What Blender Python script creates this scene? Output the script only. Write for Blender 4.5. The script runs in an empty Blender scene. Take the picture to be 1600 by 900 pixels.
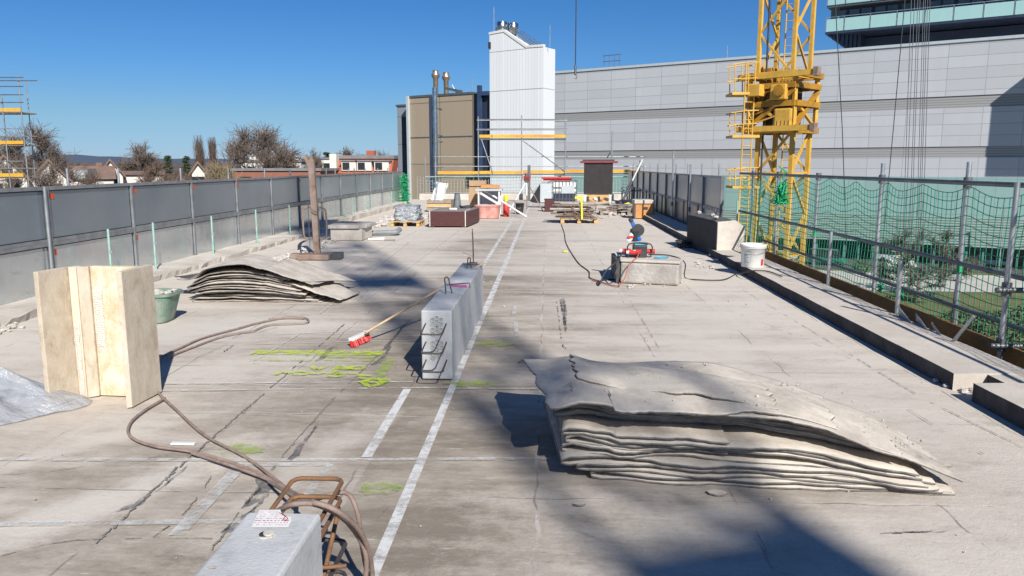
import bpy, math, random
from mathutils import Vector as V, Matrix, noise
random.seed(7)
S = bpy.context.scene
C = bpy.data.collections.new("site"); S.collection.children.link(C)
R = math.radians
# ---------------------------------------------------------------- camera
F = 1200.0; PIT = math.atan(192/1200); YAW = R(2.59); EYE = 1.7
cam = bpy.data.cameras.new("camera"); cam.sensor_width = 36; cam.lens = 36*F/1600
cam.clip_start = 0.05; cam.clip_end = 20000
co = bpy.data.objects.new("camera", cam); C.objects.link(co)
co.location = (0, 0, EYE); co.rotation_euler = (math.pi/2-PIT, 0, YAW); S.camera = co
# ---------------------------------------------------------------- light
SUN_EL = R(36.4); SDX, SDY = -0.375, 0.927          # horizontal travel direction of the sunlight
w = bpy.data.worlds.new("World"); S.world = w; w.use_nodes = True
nt = w.node_tree; nt.nodes.clear()
sky = nt.nodes.new("ShaderNodeTexSky"); sky.sky_type = 'NISHITA'; sky.sun_disc = False
sky.sun_elevation = SUN_EL; sky.sun_rotation = math.atan2(-SDX, -SDY)
sky.altitude = 100; sky.air_density = 1.0; sky.dust_density = 0.0; sky.ozone_density = 3.5
bg = nt.nodes.new("ShaderNodeBackground"); bg.inputs[1].default_value = 0.075
out = nt.nodes.new("ShaderNodeOutputWorld")
# clear winter air: tone the physical sky by elevation
tcw = nt.nodes.new("ShaderNodeTexCoord"); sxw = nt.nodes.new("ShaderNodeSeparateXYZ"); rw = nt.nodes.new("ShaderNodeValToRGB")
nt.links.new(tcw.outputs["Generated"], sxw.inputs[0]); nt.links.new(sxw.outputs[2], rw.inputs[0])
el = rw.color_ramp.elements
for p, c in ((.06, (.40, .58, .80)), (.115, (.32, .58, .90)), (.20, (.25, .55, .88)), (.6, (.38, .62, .9))):
    e = el.new(p); e.color = (*c, 1)
el[0].color = (.36, .54, .98, 1); el[-1].color = (.42, .62, .85, 1)
hs = nt.nodes.new("ShaderNodeMix"); hs.data_type = 'RGBA'; hs.blend_type = 'MULTIPLY'; hs.inputs[0].default_value = 1
nt.links.new(sky.outputs[0], hs.inputs[6]); nt.links.new(rw.outputs[0], hs.inputs[7]); nt.links.new(hs.outputs[2], bg.inputs[0]); nt.links.new(bg.outputs[0], out.inputs[0])
sl = bpy.data.lights.new("sun", 'SUN'); sl.energy = 5.0; sl.angle = R(0.53); sl.color = (1, .955, .88)
so = bpy.data.objects.new("sun", sl); C.objects.link(so)
d = V((SDX*math.cos(SUN_EL), SDY*math.cos(SUN_EL), -math.sin(SUN_EL)))
so.rotation_euler = d.to_track_quat('-Z', 'Y').to_euler(); so.location = (10, -20, 30)
S.view_settings.view_transform = 'Standard'; S.view_settings.look = 'None'
S.view_settings.exposure = 0.35; S.view_settings.gamma = 1; S.view_settings.use_curve_mapping = False
S.render.engine = 'CYCLES'
S.cycles.max_bounces = 6; S.cycles.transparent_max_bounces = 24

# ---------------------------------------------------------------- pixel -> world measurement helpers
def ray(px, py):
    r = (px-800)/F; u = (450-py)/F
    f = math.cos(PIT)+u*math.sin(PIT); z = -math.sin(PIT)+u*math.cos(PIT)
    return V((r*math.cos(YAW)-f*math.sin(YAW), r*math.sin(YAW)+f*math.cos(YAW), z))
def G(px, py, z=0.0):
    d = ray(px, py); t = (z-EYE)/d.z; return V((d.x*t, d.y*t, z))
def OY(px, py, Y):
    d = ray(px, py); t = Y/d.y; return V((d.x*t, Y, EYE+d.z*t))
def OX(px, py, X):
    d = ray(px, py); t = X/d.x; return V((X, d.y*t, EYE+d.z*t))
AX = V((.852, -.524, 0)).normalized(); AY = V((-AX.y, AX.x, 0)); BRZ = math.atan2(AX.y, AX.x)
def LF(o, px, py):          # local (u, z) on the front plane of a building with origin o
    d = ray(px, py); t = ((V(o)-V((0, 0, EYE))).dot(AY))/d.dot(AY)
    p = V((0, 0, EYE))+d*t; return (p-V(o)).dot(AX), p.z-o[2]
def LS(o, px, py=258):      # local depth v on the side plane x=0
    d = ray(px, py); t = ((V(o)-V((0, 0, EYE))).dot(AX))/d.dot(AX)
    p = V((0, 0, EYE))+d*t; return (p-V(o)).dot(AY)

# ---------------------------------------------------------------- materials
def new_mat(name):
    m = bpy.data.materials.new(name); m.use_nodes = True
    n = m.node_tree; b = n.nodes["Principled BSDF"]; return m, n, b
def nd(n, t, **k):
    x = n.nodes.new(t)
    for a, v in k.items(): setattr(x, a, v)
    return x
def coords(n, sc=(1, 1, 1), rot=0, kind="Object"):
    tc = nd(n, "ShaderNodeTexCoord"); mp = nd(n, "ShaderNodeMapping")
    mp.inputs["Scale"].default_value = sc; mp.inputs["Rotation"].default_value = (0, 0, rot)
    n.links.new(tc.outputs[kind], mp.inputs[0]); return mp.outputs[0]
def noi(n, vec, scale, detail=5, rough=.6, dist=0):
    x = nd(n, "ShaderNodeTexNoise"); x.inputs["Scale"].default_value = scale
    x.inputs["Detail"].default_value = detail; x.inputs["Roughness"].default_value = rough
    x.inputs["Distortion"].default_value = dist
    n.links.new(vec, x.inputs["Vector"]); return x.outputs[0]
def ramp(n, fac, stops):
    r = nd(n, "ShaderNodeValToRGB"); e = r.color_ramp.elements
    while len(e) < len(stops): e.new(.5)
    for i, (p, c) in enumerate(stops):
        e[i].position = p; e[i].color = (c, c, c, 1) if not hasattr(c, '__len__') else (*c, 1)
    n.links.new(fac, r.inputs[0]); return r.outputs[0]
def mix(n, f, a, b, mode='MIX'):
    x = nd(n, "ShaderNodeMix", data_type='RGBA', blend_type=mode)
    for s, i in ((f, 0), (a, 6), (b, 7)):
        if isinstance(s, (int, float)): x.inputs[i].default_value = s
        elif isinstance(s, tuple): x.inputs[i].default_value = (*s, 1)
        else: n.links.new(s, x.inputs[i])
    return x.outputs[2]
def mth(n, op, a, b=None, c=None, clamp=False):
    x = nd(n, "ShaderNodeMath", operation=op, use_clamp=clamp)
    for i, s in enumerate((a, b, c)):
        if s is None: continue
        if isinstance(s, (int, float)): x.inputs[i].default_value = s
        else: n.links.new(s, x.inputs[i])
    return x.outputs[0]
def bump(n, b, h, strength=.3, dist=.01):
    x = nd(n, "ShaderNodeBump"); x.inputs["Strength"].default_value = strength
    x.inputs["Distance"].default_value = dist
    n.links.new(h, x.inputs["Height"]); n.links.new(x.outputs[0], b.inputs["Normal"])
def M(name, c1, c2=None, sc=4, rough=.7, metal=0, bmp=.3, bs=30, stretch=(1, 1, 1), lo=.35, hi=.65, bd=.01, grime=.0):
    m, n, b = new_mat(name)
    if c2 is None: c2 = tuple(x*.78 for x in c1)
    v = coords(n, stretch)
    f = ramp(n, noi(n, v, sc, 8, .65), [(lo, 0.0), (hi, 1.0)])
    col = mix(n, f, c1, c2)
    if grime:
        g = ramp(n, noi(n, coords(n), sc*5, 6, .7), [(.5, 0.0), (.75, 1.0)])
        col = mix(n, mth(n, 'MULTIPLY', g, grime), col, tuple(x*.35 for x in c1))
    n.links.new(col, b.inputs["Base Color"])
    b.inputs["Roughness"].default_value = rough; b.inputs["Metallic"].default_value = metal
    if rough < .6:
        rr = ramp(n, noi(n, coords(n), sc*2.3, 5), [(.3, rough*.8), (.75, min(1, rough*1.35))])
        n.links.new(rr, b.inputs["Roughness"])
    if bmp: bump(n, b, noi(n, coords(n), bs, 6, .7), bmp, bd)
    return m
galv = M("galvanised_steel", (.52, .54, .55), (.36, .38, .39), 3, .42, .75, .15, 40)
galv_dk = M("dark_galvanised", (.20, .21, .22), (.13, .14, .15), 3, .5, .6, .15, 40)
frame_m = M("panel_frame", (.34, .35, .36), (.22, .23, .24), 5, .5, .5, .2, 50)
greenp = M("green_painted_steel", (.16, .42, .33), (.42, .52, .48), 6, .5, .1, .2, 40)
conc = M("precast_concrete", (.56, .57, .57), (.43, .44, .445), 2.2, .8, 0, .4, 60, grime=.4)
conc_old = M("old_concrete", (.52, .49, .45), (.30, .275, .245), 2.2, .9, 0, .7, 22, grime=.35, bd=.02)
conc_dusty = M("dusty_concrete", (.60, .555, .49), (.44, .395, .34), 1.8, .95, 0, .6, 18, grime=.2, bd=.02)
bitumen = M("bitumen", (.05, .05, .055), (.12, .115, .11), 6, .8, 0, .6, 30)
rubble_m = M("rubble", (.62, .60, .56), (.42, .37, .33), 9, .95, 0, .8, 40, bd=.02)
yellow = M("crane_yellow", (.72, .44, .08), (.56, .32, .05), 1.5, .45, 0, .1, 30, grime=.45)
yellow_dk = M("crane_ochre", (.50, .25, .02), (.30, .15, .02), 2, .5, 0, .1, 30, grime=.6)
board_y = M("toe_board_yellow", (.78, .42, .03), (.55, .27, .03), 2, .6, 0, .2, 40, stretch=(.4, 1, 1), grime=.6)
board_br = M("weathered_toe_board", (.46, .22, .05), (.22, .12, .05), 2.5, .7, 0, .4, 40, stretch=(1, .4, 1), grime=.7)
rust = M("rusty_steel", (.20, .125, .09), (.33, .26, .22), 5, .8, .2, .5, 50)
rebar = M("rebar_rust", (.33, .17, .075), (.19, .11, .07), 9, .7, .4, .6, 120)
rebar_dk = M("rebar_dark", (.16, .13, .115), (.09, .08, .08), 9, .6, .6, .6, 120)
hose_m = M("brown_hose", (.34, .25, .205), (.20, .145, .12), 14, .7, 0, .4, 120)
black = M("black_rubber", (.03, .03, .033), (.05, .05, .05), 9, .5, 0, .2, 60)
white = M("white_paint", (.78, .78, .76), (.62, .61, .58), 5, .55, 0, .1, 50)
wood = M("pine_wood", (.62, .43, .20), (.46, .30, .13), 6, .75, 0, .4, 60, stretch=(1, 6, 6))
wood_or = M("orange_plywood", (.60, .28, .09), (.47, .21, .07), 5, .6, 0, .2, 60)
wood_old = M("weathered_timber", (.40, .33, .26), (.17, .14, .12), 7, .85, 0, .5, 60, stretch=(1, 5, 5))
maroon = M("phenolic_edge", (.10, .030, .028), (.06, .02, .02), 6, .5, 0, .3, 60, stretch=(1, 1, 20))
ply_top = M("plywood_face", (.30, .27, .25), (.20, .17, .16), 3, .6, 0, .2, 60)
red = M("red_plastic", (.62, .04, .03), (.5, .03, .03), 8, .45, 0, .1, 60)
pink = M("faded_red_tub", (.58, .38, .33), (.50, .18, .14), 5, .7, 0, .3, 40)
blue = M("blue_plastic", (.03, .16, .55), (.02, .10, .38), 8, .4, 0, .1, 60)
cyan = M("light_blue_plastic", (.10, .42, .62), (.07, .33, .5), 8, .4, 0, .1, 60)
greentub = M("green_tub", (.10, .22, .15), (.28, .30, .25), 9, .6, 0, .3, 40)
netgreen = M("green_rope", (.02, .30, .17), (.02, .17, .10), 9, .7, 0, 0)
netbright = M("bright_green_rope", (.02, .42, .17), (.02, .28, .12), 9, .7, 0, 0)
netpale = M("pale_rope", (.42, .46, .42), (.3, .34, .3), 9, .7, 0, 0)
yellowp = M("yellow_plastic", (.75, .70, .03), (.65, .6, .02), 8, .5, 0, 0)
steel_sh = M("stainless_flue", (.62, .62, .62), (.45, .45, .45), 3, .25, 1.0, .05, 10)
tan_metal = M("tan_metal", (.42, .33, .24), (.30, .24, .18), 2, .4, .7, .1, 10)
lightgrey = M("light_grey_paint", (.47, .51, .53), (.42, .46, .48), 2, .5, 0, .05, 30)
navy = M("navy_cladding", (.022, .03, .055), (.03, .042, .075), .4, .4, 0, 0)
darkglass = M("dark_glass", (.02, .025, .03), (.03, .035, .04), .5, .1, 0, 0)
sticker = M("red_sticker", (.66, .09, .03), (.6, .08, .03), 20, .6, 0, 0)
cardboard = M("cardboard", (.45, .30, .17), (.38, .25, .14), 4, .8, 0, .2, 40)
greycloth = M("grey_tarp", (.17, .19, .19), (.12, .14, .14), 8, .6, 0, .5, 12, bd=.03)
whitesheet = M("white_sheet", (.80, .80, .79), (.7, .7, .7), 4, .6, 0, .4, 10, bd=.03)
# travertine
def travertine(name, c0, c1, c2, c3):
    m, n, b = new_mat(name)
    v = coords(n, (1, 1, .55))
    a = noi(n, v, 7, 14, .86, .4)
    wc = noi(n, coords(n, (1, 1, .3)), 1.8, 3, .5)
    col = ramp(n, mth(n, 'ADD', mth(n, 'MULTIPLY', a, .8), mth(n, 'MULTIPLY', wc, .2)), [(.40, c0), (.465, c1), (.52, c2), (.59, c3)])
    p = ramp(n, noi(n, coords(n, (1, 1, .35)), 55, 5, .7), [(.62, 0.0), (.70, 1.0)])
    col = mix(n, mth(n, 'MULTIPLY', p, .35), col, (.42, .31, .19))
    n.links.new(col, b.inputs["Base Color"]); b.inputs["Roughness"].default_value = .6
    h = mth(n, 'ADD', mth(n, 'MULTIPLY', p, -1), a); bump(n, b, h, .5, .008); return m
trav = travertine('travertine', (.40, .33, .24), (.52, .44, .335), (.57, .49, .385), (.64, .57, .47))
trav_y = travertine('yellow_travertine', (.50, .37, .19), (.62, .51, .34), (.68, .60, .46), (.76, .71, .61))
trav_pale = M("pale_travertine", (.74, .66, .54), (.60, .48, .33), 4, .65, 0, .5, 45, stretch=(1, 1, .3))
mortar_white = M("white_adhesive", (.82, .79, .72), (.72, .67, .58), 14, .9, 0, 1.0, 70, stretch=(.5, .5, 3), bd=.02)
# dusty membrane (dust settled on upward faces)
def membrane():
    m, n, b = new_mat("dusty_membrane")
    v = coords(n)
    dark = mix(n, ramp(n, noi(n, v, 14, 6, .7), [(.35, 0.0), (.65, 1.0)]), (.10, .095, .09), (.24, .22, .20))
    dust = mix(n, ramp(n, noi(n, v, 4, 10, .75), [(.42, 0.0), (.66, 1.0)]), (.57, .515, .44), (.38, .335, .285))
    geo = nd(n, "ShaderNodeNewGeometry"); sx = nd(n, "ShaderNodeSeparateXYZ"); n.links.new(geo.outputs["True Normal"], sx.inputs[0])
    up = mth(n, 'ABSOLUTE', sx.outputs[2])
    k = mth(n, 'ADD', up, mth(n, 'MULTIPLY', mth(n, 'SUBTRACT', noi(n, v, 3.2, 9, .75), .5), 1.0))
    f = ramp(n, k, [(.66, 0.0), (.90, 1.0)])
    n.links.new(mix(n, f, dark, dust), b.inputs["Base Color"]); b.inputs["Roughness"].default_value = .95
    bump(n, b, noi(n, v, 70, 8, .75), .6, .006); return m
memb = membrane()
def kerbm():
    m, n, b = new_mat("shade_sided_kerb")
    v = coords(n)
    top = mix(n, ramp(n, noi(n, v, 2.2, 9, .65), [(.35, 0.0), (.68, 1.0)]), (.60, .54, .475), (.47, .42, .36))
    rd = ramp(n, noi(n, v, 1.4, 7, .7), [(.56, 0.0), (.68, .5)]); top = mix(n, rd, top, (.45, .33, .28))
    side = mix(n, ramp(n, noi(n, v, 4, 7, .7), [(.4, 0.0), (.7, 1.0)]), (.04, .04, .042), (.10, .092, .09))  # dark bitumen tone on side faces, blackened further to paint their shade
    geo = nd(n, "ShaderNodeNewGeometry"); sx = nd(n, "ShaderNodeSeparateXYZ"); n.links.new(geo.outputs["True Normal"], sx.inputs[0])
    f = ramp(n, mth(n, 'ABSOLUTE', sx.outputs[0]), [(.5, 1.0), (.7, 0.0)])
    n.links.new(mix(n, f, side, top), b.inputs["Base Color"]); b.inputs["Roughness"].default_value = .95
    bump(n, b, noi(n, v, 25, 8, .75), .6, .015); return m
kerb_m = kerbm()
# roof deck
def deck_mat():
    m, n, b = new_mat("dusty_roof_slab")
    tc = nd(n, "ShaderNodeTexCoord"); sx = nd(n, "ShaderNodeSeparateXYZ"); n.links.new(tc.outputs["Object"], sx.inputs[0])
    X, Y = sx.outputs[0], sx.outputs[1]
    v = coords(n)
    n1 = noi(n, coords(n, (.6, 1, 1)), .5, 10, .68, .5)
    n2 = noi(n, coords(n, (.35, 1.5, 1), R(6)), 1.7, 12, .74, .6)
    n3 = noi(n, v, 38, 6, .7)
    n4 = noi(n, coords(n, (.35, 2.4, 1), R(-32)), 1.0, 10, .7, .2)      # broom sweeps, diagonal
    n5 = noi(n, v, 7, 12, .8)
    side = mth(n, 'ABSOLUTE', mth(n, 'ADD', X, 1.0))               # dirtier lane in the middle
    side = mth(n, 'MULTIPLY', mth(n, 'SUBTRACT', side, 1.2), .05)
    far = mth(n, 'MINIMUM', mth(n, 'MULTIPLY', mth(n, 'SUBTRACT', Y, 6), .006), .10)
    bt0 = nd(n, "ShaderNodeTexBrick"); bt0.offset = 0; n.links.new(v, bt0.inputs["Vector"]); bt0.inputs["Scale"].default_value = 1
    bt0.inputs["Brick Width"].default_value = 1.02; bt0.inputs["Row Height"].default_value = 2.54; bt0.inputs["Mortar Size"].default_value = 0
    bt0.inputs["Color1"].default_value = (0, 0, 0, 1); bt0.inputs["Color2"].default_value = (1, 1, 1, 1)
    tile = mth(n, 'MULTIPLY', mth(n, 'SUBTRACT', bt0.outputs["Color"], .5), .045)
    k = mth(n, 'ADD', mth(n, 'ADD', mth(n, 'MULTIPLY', n1, .40), mth(n, 'MULTIPLY', n2, .30)),
            mth(n, 'ADD', mth(n, 'MULTIPLY', n4, .22), mth(n, 'MULTIPLY', n5, .12)))
    k = mth(n, 'SUBTRACT', mth(n, 'ADD', k, mth(n, 'MULTIPLY', mth(n, 'SUBTRACT', noi(n, coords(n, (.7, 1.6, 1), R(10)), 4.5, 12, .82, .8), .5), .16)), .008)
    k = mth(n, 'ADD', mth(n, 'ADD', k, tile), mth(n, 'ADD', mth(n, 'MINIMUM', side, .12), far))
    col = ramp(n, k, [(.42, (.225, .19, .152)), (.475, (.335, .29, .24)), (.52, (.42, .37, .315)), (.57, (.505, .45, .39)), (.67, (.59, .535, .465))])
    # reddish and pale blotches
    rb = ramp(n, noi(n, v, 1.3, 7, .65), [(.60, 0.0), (.72, 1.0)])
    col = mix(n, mth(n, 'MULTIPLY', rb, .22), col, (.46, .32, .27))
    # grease and damp stains
    db_ = ramp(n, noi(n, coords(n, (.7, 1.3, 1), R(20)), 2.3, 9, .72), [(.54, 0.0), (.68, 1.0)])
    col = mix(n, mth(n, 'MULTIPLY', db_, .36), col, (.17, .15, .13))
    # scuffs and scratches of pale dust
    for rot_, sc_, lo_, st_ in ((14, 8, .60, 2.6), (-38, 6, .62, 4.0), (58, 5, .63, 4.5)):
        sc = ramp(n, noi(n, coords(n, (.5, st_, 1), R(rot_)), sc_, 10, .8), [(lo_, 0.0), (lo_+.07, 1.0)])
        col = mix(n, mth(n, 'MULTIPLY', sc, .7), col, (.68, .635, .57))
    def swath(p, q, wd, amt, col):
        p, q = V(p), V(q); t = (q-p).normalized(); nr = (-t.y, t.x, 0); L_ = (q-p).length
        def dot(vec, off):
            dn = nd(n, "ShaderNodeVectorMath", operation='DOT_PRODUCT'); n.links.new(v, dn.inputs[0]); dn.inputs[1].default_value = vec
            return mth(n, 'SUBTRACT', dn.outputs["Value"], off)
        a = mth(n, 'ABSOLUTE', dot(nr, p.x*nr[0]+p.y*nr[1])); b_ = dot((t.x, t.y, 0), p.x*t.x+p.y*t.y)
        a = mth(n, 'DIVIDE', a, wd); e = mth(n, 'DIVIDE', mth(n, 'ABSOLUTE', mth(n, 'SUBTRACT', b_, L_/2)), L_/2)
        f = mth(n, 'SUBTRACT', 1.25, mth(n, 'MAXIMUM', a, e)); f = mth(n, 'ADD', f, mth(n, 'MULTIPLY', mth(n, 'SUBTRACT', n5, .5), 1.6)); f = mth(n, 'ADD', f, mth(n, 'MULTIPLY', mth(n, 'SUBTRACT', n4, .5), 2.0))
        return mix(n, mth(n, 'MULTIPLY', ramp(n, f, [(.1, 0.0), (.9, 1.0)]), amt), col, (.60, .555, .49))
    for p, q, wd, amt in (((-2.9, 2.6, 0), (-1.75, 4.5, 0), .20, .9), ((-3.6, 3.3, 0), (-2.4, 5.1, 0), .14, .6), ((-4.4, 5.6, 0), (-1.8, 6.6, 0), .35, .55),
                          ((-5.5, 6.5, 0), (-2.5, 8.6, 0), .7, .7), ((-.4, 3.3, 0), (2.9, 3.2, 0), .5, .55), ((1.2, 6, 0), (2.2, 10, 0), .6, .5), ((-1.6, 3.0, 0), (-1.1, 5.3, 0), .16, .45), ((-.5, 8.2, 0), (2.6, 9.4, 0), .4, .4), ((-4.5, 12.2, 0), (1.5, 12.9, 0), .5, .45)):
        col = swath(p, q, wd, amt, col)
    sp = ramp(n, noi(n, v, 60, 4, .8), [(.30, 1.0), (.40, 0.0)])
    col = mix(n, mth(n, 'MULTIPLY', sp, .5), col, (.15, .13, .11))
    sp2 = ramp(n, noi(n, v, 34, 5, .8), [(.64, 0.0), (.70, 1.0)])
    col = mix(n, mth(n, 'MULTIPLY', sp2, .5), col, (.64, .60, .55))
    # slab joints, broken up by dust
    def joints(bw, rh, off, mort):
        bt = nd(n, "ShaderNodeTexBrick"); bt.offset = off; bt.squash = 1
        mp = coords(n, (1, 1, 1)); 
        add = nd(n, "ShaderNodeVectorMath", operation='ADD'); n.links.new(mp, add.inputs[0])
        wob = nd(n, "ShaderNodeTexNoise"); wob.inputs["Scale"].default_value = 2.5; n.links.new(mp, wob.inputs["Vector"])
        ws = nd(n, "ShaderNodeVectorMath", operation='SCALE'); ws.inputs["Scale"].default_value = .09
        n.links.new(wob.outputs[1], ws.inputs[0]); n.links.new(ws.outputs[0], add.inputs[1])
        n.links.new(add.outputs[0], bt.inputs["Vector"])
        bt.inputs["Scale"].default_value = 1; bt.inputs["Brick Width"].default_value = bw
        bt.inputs["Row Height"].default_value = rh; bt.inputs["Mortar Size"].default_value = mort
        bt.inputs["Mortar Smooth"].default_value = .3
        return bt.outputs["Fac"]
    j = joints(1.02, 1.27, 0, .007)
    br = ramp(n, noi(n, v, 1.7, 6, .7), [(.47, 0.0), (.58, 1.0)])
    jj = mth(n, 'MULTIPLY', j, br)
    col = mix(n, mth(n, 'MULTIPLY', jj, .65), col, (.14, .13, .12))
    j2 = joints(40, 2.54, 0, .012)
    br2 = ramp(n, noi(n, v, 1.1, 6, .7), [(.48, 0.0), (.6, 1.0)])
    col = mix(n, mth(n, 'MULTIPLY', mth(n, 'MULTIPLY', j2, br2), .5), col, (.62, .60, .56))
    n.links.new(col, b.inputs["Base Color"]); b.inputs["Roughness"].default_value = .93
    h = mth(n, 'ADD', mth(n, 'MULTIPLY', n3, .5), mth(n, 'ADD', mth(n, 'MULTIPLY', n5, .9), mth(n, 'MULTIPLY', jj, -.8)))
    bump(n, b, h, .55, .012); return m
deckm = deck_mat()
def worn(name, col, lo, hi, sc=14, stretch=(1, 1, 1), amax=1.0):
    m, n, b = new_mat(name)
    n.links.new(mix(n, noi(n, coords(n), 20, 4), col, tuple(x*.8 for x in col)), b.inputs["Base Color"])
    b.inputs["Roughness"].default_value = .9
    f = ramp(n, noi(n, coords(n, stretch), sc, 8, .75), [(lo, 0.0), (hi, amax)])
    n.links.new(f, b.inputs["Alpha"]); return m
chalk = worn("worn_white_line", (.74, .74, .73), .30, .54, 7, amax=.9)
chalk2 = worn("faint_white_line", (.68, .68, .66), .40, .60, 7, amax=.8)
neon = worn("neon_spray", (.58, .76, .03), .38, .62, 13, amax=.9)
neon2 = worn("faded_neon_spray", (.40, .58, .05), .40, .64, 8, amax=.6)
patchm = worn("dark_patch", (.17, .17, .175), .40, .60, 9, amax=.85)
dustm = worn("dust_heap", (.60, .56, .50), .40, .6, 5, amax=.8)
pinkm = worn("pink_spray", (.85, .12, .42), .35, .55, 16)
# left/right sheet metal panels
def sheetm(name, c1, c2, ro, dusty):
    m, n, b = new_mat(name)
    v = coords(n)
    a = noi(n, v, .7, 5, .6)
    col = mix(n, ramp(n, a, [(.35, 0.0), (.65, 1.0)]), c1, c2)
    s = ramp(n, noi(n, coords(n, (1, .8, 2.4)), 2.2, 9, .7), [(.58, 0.0), (.72, 1.0)])
    col = mix(n, mth(n, 'MULTIPLY', s, dusty), col, (.55, .54, .51))
    sp = ramp(n, noi(n, v, 26, 6, .8), [(.66, 0.0), (.72, 1.0)])
    col = mix(n, mth(n, 'MULTIPLY', sp, dusty*.8), col, (.6, .59, .57))
    n.links.new(col, b.inputs["Base Color"]); b.inputs["Metallic"].default_value = .75
    n.links.new(mth(n, 'ADD', mth(n, 'MULTIPLY', s, .3), ro), b.inputs["Roughness"])
    bump(n, b, noi(n, coords(n, (1, 1, .3)), 1.1, 3), .25, .08); return m
sheet_up = sheetm("dark_sheet_metal", (.29, .34, .39), (.36, .41, .455), .33, .3)
sheet_lo = sheetm("dusty_sheen_sheet_metal", (.50, .54, .56), (.68, .70, .70), .22, 1.0)  # tone lightened to paint the lit deck's reflection, with real dust smears
# facade cladding with panel joints (object coords: x along, z up)
def clad(name, col, bw, rh, mort, dark, off=0, rough=.5, vary=.06, metal=0, bias=0):
    m, n, b = new_mat(name)
    tc = nd(n, "ShaderNodeTexCoord"); sx = nd(n, "ShaderNodeSeparateXYZ"); n.links.new(tc.outputs["Object"], sx.inputs[0])
    cx = nd(n, "ShaderNodeCombineXYZ"); n.links.new(sx.outputs[0], cx.inputs[0]); n.links.new(sx.outputs[2], cx.inputs[1])
    bt = nd(n, "ShaderNodeTexBrick"); bt.offset = off; bt.squash = 1; n.links.new(cx.outputs[0], bt.inputs["Vector"])
    bt.inputs["Scale"].default_value = 1; bt.inputs["Brick Width"].default_value = bw; bt.inputs["Row Height"].default_value = rh
    bt.inputs["Mortar Size"].default_value = mort; bt.inputs["Mortar Smooth"].default_value = .1
    bt.inputs["Color1"].default_value = (*col, 1); bt.inputs["Color2"].default_value = (*[x*(1-vary) for x in col], 1)
    bt.inputs["Mortar"].default_value = (*dark, 1)
    wz = noi(n, coords(n, (.5, .5, .035)), 2, 8, .7)
    cc = mix(n, ramp(n, wz, [(.3, 0.0), (.7, .35)]), bt.outputs["Color"], tuple(x*.8 for x in col))
    n.links.new(cc, b.inputs["Base Color"]); b.inputs["Roughness"].default_value = rough; b.inputs["Metallic"].default_value = metal
    return m
facade_m = clad("silver_panel_cladding", (.51, .525, .55), 4.2, 1.36, .028, (.22, .23, .25), vary=.13)
band_m = clad("louvre_band", (.34, .34, .34), 900, .30, .06, (.22, .22, .22), rough=.6)
teal_m = clad("teal_glass_panels", (.27, .42, .40), 2.1, 2.2, .03, (.16, .26, .24), rough=.35)
teal_l = clad("teal_louvres", (.36, .47, .43), 900, .32, .10, (.11, .17, .15), rough=.5)
tower_m = clad("white_ribbed_cladding", (.80, .815, .83), .34, 60, .03, (.66, .68, .71))
beige_m = clad("beige_concrete_panels", (.36, .29, .215), 4.3, 6.4, .05, (.13, .10, .075), rough=.9, vary=.1)
greyb_m = clad("grey_metal_cladding", (.26, .29, .32), 3, 3, .04, (.1, .11, .13))
balc = clad("pale_green_balcony_glass", (.33, .52, .50), 500, 50, 0, (.2, .3, .3), rough=.25)

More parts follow.
